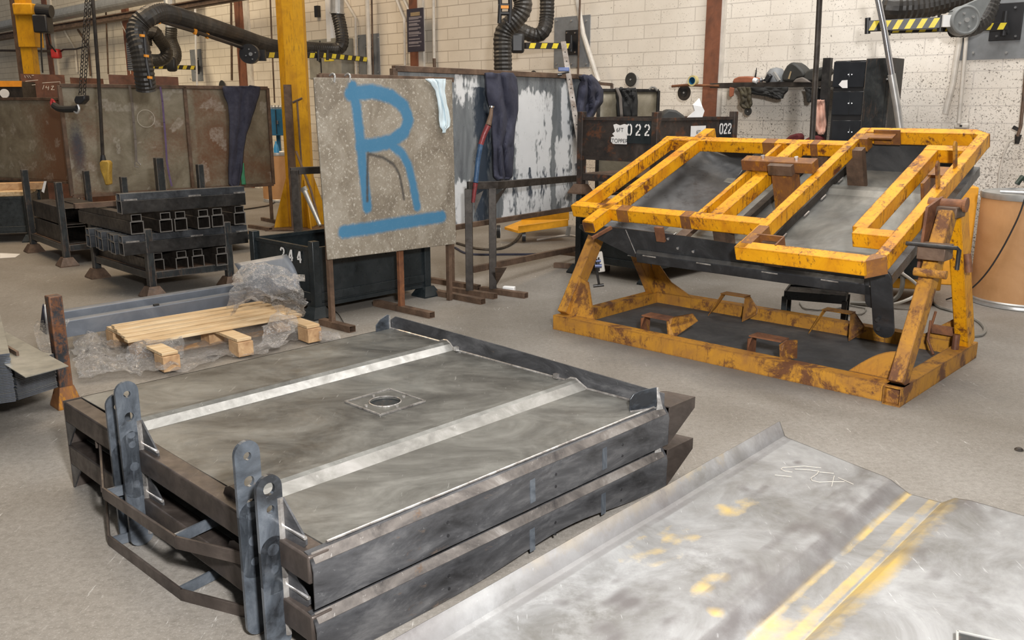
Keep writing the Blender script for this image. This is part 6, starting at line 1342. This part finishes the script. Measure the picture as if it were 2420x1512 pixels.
# rusty rod with valve at far right
t = thing('gas_lance', 'rusty rod with a small valve hanging on the wall at the right edge', 'rod', W(2405, 300, .15)); m = MB(); m.tube([W(2425, 160, .15), W(2418, 240, .15), W(2412, 300, .15), W(2405, 322, .15)], .014, 8); m.build('rod', M['rustbrown'], t); m = MB(); m.cyl(W(2407, 318, .13), W(2403, 340, .13), .028, .018); m.beam(W(2394, 300, .15), W(2410, 308, .15), .012, .03); m.build('valve', M['darksteel'], t)
pipe('thin pale cable curving down from the valve at the right edge', [(2400, 328), (2385, 335), (2372, 365), (2362, 410), (2356, 500)], .010, M['conduit'], .08, 'cable', cat='cable')
# central hanging cable, pendant, chains over the brown screen
t = thing('pendant_control', 'dirty yellow push button control hanging on a long black cable', 'pendant control', P(245, 410, 9.3))
m = MB(); m.tube([P(217, -25, 9.3), P(224, 60, 9.3), P(232, 170, 9.3), (P(238, 270, 9.3)), P(243, 372, 9.3)], .018, 10); m.build('cable', M['boxsteel'], t, smooth=True)
m = MB(); m.cyl(P(243, 366, 9.3), P(244, 384, 9.3), .02, .035); m.build('cable_boot', M['black'], t)
m = MB(); prof_ = [(234, 384), (239, 379), (254, 380), (258, 386), (257, 410), (258, 437), (248, 438), (243, 420), (236, 402)]; m.prism([P(x, y, 9.25) for x, y in prof_], V3((0, .09, 0))); hb = m.build('handle', M['pendant'], t, bev=.012)
m = MB(); m.cyl(P(257, 392, 9.29), P(261, 393, 9.29), .022); m.build('stop_button', M['red'], hb)
t = thing('chain_hook_block', 'black hook block hanging on two steel chains over the brown screen', 'hook block', P(190, 240, 9.2))
for xa, xb in ((206, 189), (215, 199)):
    a = P(xa, -25, 9.2); b = P(xb, 226, 9.2); L = (b-a).length; d_ = (b-a).normalized(); n_ = int(L/.036); m = MB()
    for k in range(n_):
        c = a+d_*(k*L/n_+.018); s = V3((1, 0, 0)) if k % 2 else V3((.5, .86, 0)); s = (s-d_*s.dot(d_)).normalized(); q_ = [c+d_*.022*math.cos(w_)+s*.013*math.sin(w_) for w_ in [2*math.pi*i/8 for i in range(9)]]; m.tube(q_, .0048, 5, cap=False)
    m.build('chain', M['boxsteel'], t)
m = MB(); m.prism([P(x, y, 9.14) for x, y in ((178, 226), (200, 224), (201, 236), (190, 247), (177, 245), (174, 236))], V3((0, .11, 0))); m.build('block', M['black'], t, bev=.012)
m = MB(); c = P(183, 257, 9.2); m.tube([P(184, 247, 9.2), P(187, 258, 9.2), P(182, 267, 9.2), P(176, 262, 9.2)], .014, 8, step=.01); m.build('hook', M['zinc'], t, smooth=True)
m = MB(); m.tube([P(128, 249, 9.4), P(140, 256, 9.35), P(160, 258, 9.25), P(184, 256, 9.2)], .035, 10, step=.03); tag(m.build('sling', M['blackcloth'], smooth=True), 'thick black sling stretched from the hook block to a red clamp', 'sling')
m = MB(); m.tube([P(124, 234, 9.4), P(121, 242, 9.4), P(125, 252, 9.4), P(131, 246, 9.4), P(126, 238, 9.4)], .014, 8, step=.02); tag(m.build('red_shackle', M['red'], smooth=True), 'red shackle at the left end of the black sling', 'shackle')
m = MB(); m.tube([P(470, 58, 12.5), P(472, 62, 12.5), P(472, 80, 12.5), P(468, 84, 12.5), P(464, 80, 12.5)], .014, 8, step=.02)
tag(m.build('crane_hook', M['boxsteel'], smooth=True), 'small dark hook hanging in front of the long hose', 'hook')
# blue cabinet and drum left of the near column
t = thing('blue_cabinet', 'bright blue two door cabinet on a post, left of the near yellow column', 'cabinet', V3((P(650, 300, 15.0).x, 15.0, 0)))
a = P(633, 257, 15.0); b = P(672, 320, 15.0); m = MB(); m.box(((a.x+b.x)/2, 15.1, (a.z+b.z)/2), (b.x-a.x, .3, a.z-b.z)); m.build('cabinet_body', M['bluecab'], t, bev=.008)
m = MB(); c = P(651, 288, 14.9); m.box((c.x, 14.94, c.z), (.008, .02, a.z-b.z-.04)); m.build('door_gap', M['ink'], t); m = MB(); c = P(655, 289, 14.9); m.box((c.x, 14.93, c.z), (.02, .04, .06)); m.build('handle', M['chrome'], t)
m = MB(); c = P(658, 320, 15.1); m.beam((c.x, 15.1, 0), (c.x, 15.1, c.z), .06, .06, up=V3((0, 1, 0))); m.build('post', M['bluecab'], t)
m = MB()
for x in (640, 648, 656, 664): c = P(x, 253, 15.1); m.lathe([(.03, -.03), (.035, .0), (.02, .03), (0, .035)], c, 12)
m.build('fittings', M['zinc'], t)
def drum(label, c, r, h, lids=True):
    t = thing('fibre_drum', label, 'drum', c, 'brown fibre drums')
    m = MB(); m.lathe([(r*.99, .03), (r, .05), (r, h-.05), (r*.99, h-.02)], c, 48); m.build('wall', M['kraft'], t, smooth=True)
    m = MB(); m.lathe([(r*.98, .0), (r*1.02, .004), (r*1.02, .02), (r*1.005, .03), (r*1.02, .04), (r*1.0, .05), (r*.98, .05)], c, 48); m.build('bottom_rim', M['zinc'], t, smooth=True)
    m = MB(); m.lathe([(r*.98, h-.05), (r*1.02, h-.045), (r*1.03, h-.02), (r*1.02, h), (r*.97, h+.003), (r*.95, h-.01), (0.001, h-.01)], c, 48); m.build('lid', M['zinc'], t, smooth=True)
    return t
dc = P(664, 474, 14.4); drum('small looking brown drum far back by the blue cabinet', V3((dc.x, 14.4, .0)), .27, .78)
m = MB(); c = P(653, 352, 14.3); m.lathe([(.04, -.09), (.045, .0), (.03, .06), (.015, .09), (.015, .12)], c, 14); tag(m.build('blue_bottle', plain('blue_plastic', (.05, .3, .6), .3), smooth=True), 'small light blue bottle on the far brown drum', 'bottle')
DC = V3((3.98, 6.78, 0)); t = drum('large brown fibre drum with steel lid at the right edge', DC, .355, .86)
m = MB(); dx = (V3((0, 0, 0))-DC); dx.z = 0; dx.normalize(); sx = V3((-dx.y, dx.x, 0)); 
if sx.x < 0: sx = -sx
for z0, z1 in ((.40, .50), (.505, .64)):
    pts = []
    m = MB(); k0, k1 = .22, .75
    arc = [DC+(dx*math.cos(a_)+sx*math.sin(a_))*.358 for a_ in [k0+(k1-k0)*i/6 for i in range(7)]]
    for p_, q_ in zip(arc, arc[1:]): m.add([p_+Z*z0, q_+Z*z0, q_+Z*z1, p_+Z*z1, p_*1.0-(p_-DC)*.004+Z*z0, q_-(q_-DC)*.004+Z*z0, q_-(q_-DC)*.004+Z*z1, p_-(p_-DC)*.004+Z*z1], [(0, 1, 2, 3), (7, 6, 5, 4)])
    m.build('paper_label', M['paper'], t)
m = MB()
for k in range(7):
    z_ = .42+.03*k; arc = [DC+(dx*math.cos(a_)+sx*math.sin(a_))*.360 for a_ in (.27, .36, .45)]; m.beam(arc[0]+Z*z_, arc[1]+Z*z_, .002, .008)
m.build('label_text', M['ink'], t)
m = MB(); m.tube([DC+Z*.87+dx*.2-sx*.22, DC+Z*.872+dx*.24-sx*.05, DC+Z*.872+dx*.22+sx*.15], .012, 8); m.tube([DC+Z*.87+dx*.16-sx*.22, DC+Z*.872+dx*.18-sx*.0], .012, 8); tag(m.build('steel_tongs', M['chrome']), 'pair of bright steel rods lying on the large drum lid', 'tool')
m = MB(); c = DC+Z*.93-sx*.0+dx*.1; m.lathe([(.0, -.06), (.06, -.055), (.075, 0), (.05, .06), (0, .075)], c, 20); m.tube([c+V3((-.06, 0, .02)), c+V3((-.12, -.02, .05)), c+V3((-.15, -.02, .0))], .02, 10); tag(m.build('welding_mask', worn('green_black_plastic', (.03, .05, .035), (.015, .02, .018), (.06, .09, .06), sc=8, rough=.4, metal=0), smooth=True), 'dark green mask lying on the large drum', 'mask')
m = MB(); m.cyl(DC+Z*.865+sx*.12+dx*.12, DC+Z*.93+sx*.12+dx*.12, .03); tag(m.build('red_tin', M['red']), 'small red tin on the large drum beside the mask', 'tin')
m = MB(); m.tube([DC+Z*.86+dx*.36-sx*.05, DC+Z*.7+dx*.37-sx*.08, DC+Z*.45+dx*.375-sx*.16, DC+Z*.25+dx*.37-sx*.25, DC+Z*.1+dx*.30-sx*.36, DC+Z*.01+dx*.22-sx*.5], .006, 6, step=.05); tag(m.build('black_cable', M['black'], smooth=True), 'thin black cable hanging down the front of the large drum', 'cable')
# welder behind the right leg of the jig
def welder(label, c, ang, w_, d_, h_, z0, full=True):
    t = thing('welding_machine', label, 'welding machine', c, 'yellow welding machines'); R = Matrix.Rotation(ang, 3, 'Z')
    f = lambda x, y, z: c+R@V3((x, y, 0))+Z*z
    m = MB(); m.box(f(0, 0, z0+h_/2), (w_, d_, h_), R); m.build('case', M['weldyellow'], t, bev=.01)
    m = MB(); m.box(f(0, -d_/2-.004, z0+h_*.53), (w_*.90, .02, h_*.84), R); fp = m.build('front_panel', M['blackclean'], t)
    m = MB()
    for k in range(10): m.box(f(0, -d_/2-.018, z0+h_*.45+k*h_*.045), (w_*.8, .012, .008), R)
    m.build('louvres', M['black'], fp)
    m = MB(); m.box(f(0, -d_/2-.014, z0+h_*.40), (w_*.9, .006, .006), R); m.build('yellow_line', M['weldyellow'], fp)
    m = MB(); m.cyl(f(-w_*.3, -d_/2, z0+h_*.27), f(-w_*.3, -d_/2-.06, z0+h_*.27), .025); m.cyl(f(-w_*.05, -d_/2, z0+h_*.27), f(-w_*.05, -d_/2-.08, z0+h_*.25), .022); m.cyl(f(w_*.35, -d_/2, z0+h_*.24), f(w_*.35, -d_/2-.03, z0+h_*.24), .028); m.build('connector', M['zinc'], fp)
    for x in (-1, 1):
        for y in (-1, 1):
            q_ = f(x*w_*.38, y*d_*.38, 0); m = MB(); m.prism([q_+Z*z0+V3((-.03, 0, 0)), q_+Z*z0+V3((.03, 0, 0)), q_+Z*.05+V3((.015, 0, 0)), q_+Z*.05+V3((-.015, 0, 0))], V3((0, .03, 0))); cs_ = m.build('caster_fork', M['zinc'], t)
            m = MB(); m.cyl(q_+V3((-.015, 0, .05)), q_+V3((.015, 0, .05)), .05, n=20); m.build('wheel', M['black'], cs_)
    return t, f
M['weldyellow'] = plain('welder_yellow_paint', (.78, .36, .02), .4)
wc = G(2185, 692); wc = V3((3.10, 6.97, 0))
t, f = welder('yellow and black welding machine on casters behind the right leg of the jig', wc, -.35, .56, .60, .74, .13)
pA = f(-.17, -.36, .36)
m = MB(); m.tube([f(-.03, -.38, .35), f(.0, -.45, .2), f(-.04, -.46, .08), f(-.2, -.45, .03), f(-.35, -.4, .01)], .018, 8, step=.03); tag(m.build('welding_cable', M['cablegrey'], smooth=True), 'thick grey cable looping from the front of the welding machine', 'cable')
m = MB(); m.tube([f(-.17, -.38, .35), f(-.05, -.44, .3), f(.12, -.45, .16), f(-.02, -.47, .05), f(-.25, -.43, .02)], .012, 8, step=.03); tag(m.build('welding_cable', M['conduit'], smooth=True), 'pale thin cable looping from the front of the welding machine', 'cable')
p_ = V3((3.5, 7.25, 0)); m = MB(); m.box((3.80, 7.62, .42), (.30, .3, .84), Matrix.Rotation(-.3, 3, 'Z')); tag(m.build('yellow_cabinet', M['weldyellow'], bev=.01), 'plain yellow cabinet between the jig leg and the large drum', 'cabinet')
# second orange machine under the galvanised screen
p_ = G(1265, 560); t = thing('orange_trolley', 'low orange trolley on casters seen under the galvanised screen', 'trolley', V3((P(1265, 540, 10.2).x, 10.2, 0)))
m = MB(); m.prism([P(1192, 536, 10.0), P(1225, 545, 9.8), P(1343, 528, 10.0), P(1340, 518, 10.2), P(1232, 520, 10.2)], Z*-.03); m.prism([P(1225, 534, 9.8), P(1343, 518, 10.0), P(1343, 530, 10.0), P(1225, 546, 9.8)], V3((0, .04, 0))); m.prism([P(1232, 505, 10.2), P(1345, 500, 10.4), P(1345, 520, 10.4), P(1232, 524, 10.2)], V3((0, .5, 0))); m.build('chassis', M['weldyellow'], t, bev=.004)
m = MB(); c = P(1178, 547, 9.9); m.cyl(c+V3((-.02, 0, 0)), c+V3((.02, 0, 0)), .075, n=24); wh_ = m.build('wheel', M['black'], t); m = MB(); m.cyl(c+V3((-.025, -.0, 0)), c+V3((.025, 0, 0)), .045); m.build('hub', M['white'], wh_)
m = MB(); c = P(1238, 556, 9.9); m.cyl(c+V3((-.02, 0, 0)), c+V3((.02, 0, 0)), .07, n=24); m.build('wheel', M['black'], t); m = MB(); m.beam(P(1345, 535, 10), P(1341, 556, 10), .01, .05); m.build('bracket', M['zinc'], t)
# small black stool behind the jig rail
t = thing('steel_stool', 'low black welded steel stool behind the back rail of the jig', 'stool', G(1920, 720))
sa = G(1850, 750); sc_ = G(1958, 760); ux = (sc_-sa).normalized(); uy = V3((-ux.y, ux.x, 0)); uy = uy if uy.y > 0 else -uy; Ls = .40; Ws = .26
base0 = P(1852, 735, 6.12); base0.z = 0
for i in (0, 1):
    for j in (0, 1): m = MB(); c = base0+ux*Ls*i+uy*Ws*j; m.beam(c, c+Z*.19, .035, .035, up=uy); m.build('leg', M['blackclean'], t)
for a_, b_ in (((0, 0), (1, 0)), ((1, 0), (1, 1)), ((1, 1), (0, 1)), ((0, 1), (0, 0))):
    m = MB(); m.beam(base0+ux*Ls*a_[0]+uy*Ws*a_[1]+Z*.20, base0+ux*Ls*b_[0]+uy*Ws*b_[1]+Z*.20, .012, .06); m.build('seat_rail', M['blackclean'], t)
m = MB(); m.box(base0+ux*Ls/2+uy*Ws/2+Z*.215, (Ls, Ws*.8, .01), Matrix((ux, uy, Z)).transposed()); m.build('seat_plate', M['darksteel'], t)
# clamp hanging at the left leg
t = thing('hanging_clamp', 'steel screw clamp with a white jaw hanging by the front left leg of the jig', 'clamp', P(1415, 640, 6.3))
m = MB(); m.beam(P(1415, 595, 6.35), P(1422, 642, 6.35), .035, .05); m.build('white_jaw', M['conduit'], t, bev=.006)
m = MB(); m.tube([P(1409, 612, 6.3), P(1411, 645, 6.3), P(1416, 674, 6.3)], .009, 8); m.tube([P(1415, 608, 6.3), P(1416, 640, 6.3)], .005, 8); m.cyl(P(1402, 676, 6.3), P(1427, 673, 6.3), .011); m.build('screw', M['darksteel'], t)
m = MB(); m.cyl(P(1406, 628, 6.3), P(1422, 628, 6.3), .014); m.cyl(P(1408, 617, 6.3), P(1420, 616, 6.3), .010); m.build('collar', plain('clamp_steel_blue', (.15, .18, .32), .35, .3), t)
# bits on the floor
m = MB(); c = G(1203, 692); m.box(c+Z*.03, (.10, .05, .05), Matrix.Rotation(-.3, 3, 'Z')); o = m.build('foam_block', M['white'], bev=.006); tag(o, 'small white block lying by the foot of the trestle', 'block')
m = MB(); m.prism([G(0, 598), G(48, 600), G(36, 608), G(0, 610)], Z*.001); tag(m.build('paper_sheet', M['paper']), 'flat white paper on the floor at the left edge', 'paper')
m = MB(); m.prism([P(98, 452, 10.0), P(104, 428, 10.0), P(110, 428, 10.0), P(104, 456, 10.0)], V3((0, .002, 0))); tag(m.build('white_tag', M['paper']), 'white strip of paper hanging between the tall posts of the left stillage', 'paper')
def cable(lab, pts, r, mat, z=.01):
    m = MB(); m.tube([G(x, y, z) for x, y in pts], r, 7, step=.06); tag(m.build('floor_cable', mat, smooth=True), lab, 'cable', 'cables on the floor')
cable('dark hose curving on the floor between the trestle legs and the trolley', [(1080, 575), (1130, 588), (1180, 588), (1215, 572), (1235, 545), (1250, 525)], .016, M['boxsteel'])
cable('blue black cable running across the floor behind the trestle', [(1075, 585), (1110, 600), (1200, 601), (1300, 600), (1400, 596)], .012, M['navy'])
cable('thin dark cable on the floor left of the near yellow column', [(560, 497), (610, 490), (640, 483), (662, 465), (668, 450)], .012, M['boxsteel'])
cable('loop of grey cable on the floor by the right rear foot of the jig', [(2200, 712), (2225, 728), (2270, 740), (2310, 758), (2328, 778), (2318, 792), (2300, 794)], .012, M['cablegrey'])
cable('thin cable coil on the floor around the black stool', [(1890, 715), (1905, 730), (1960, 732), (2010, 722), (2045, 728), (2035, 742), (1995, 745)], .006, M['cablegrey'])
cable('pale cable on the floor under the galvanised screen', [(1270, 566), (1310, 560), (1345, 556), (1375, 562)], .012, M['conduit'])
cable('thin wire at the foot of the left leg of the R screen', [(792, 735), (802, 745), (812, 762), (822, 770)], .003, M['boxsteel'])
m = MB(); a = G(1310, 632); b = G(1440, 640); m.beam(a+Z*.025, b+Z*.025, .05, .045, t=.004); tag(m.build('loose_tube', M['rustbrown']), 'loose square tube on the floor behind the left end of the jig', 'tube')
m = MB(); p_ = G(570, 535); m.beam(G(590, 538)+Z*.02, G(640, 546)+Z*.02, .05, .04, t=.004); tag(m.build('loose_tube', M['rustbrown']), 'short square tube end on the floor right of the tube stillage', 'tube')
m = MB(); m.lathe([(.0, 0), (.02, .004), (.012, .012), (0, .014)], G(2408, 1064), 8); tag(m.build('floor_debris', M['boxsteel']), 'small dark scrap on the bare floor at the right edge', 'scrap')
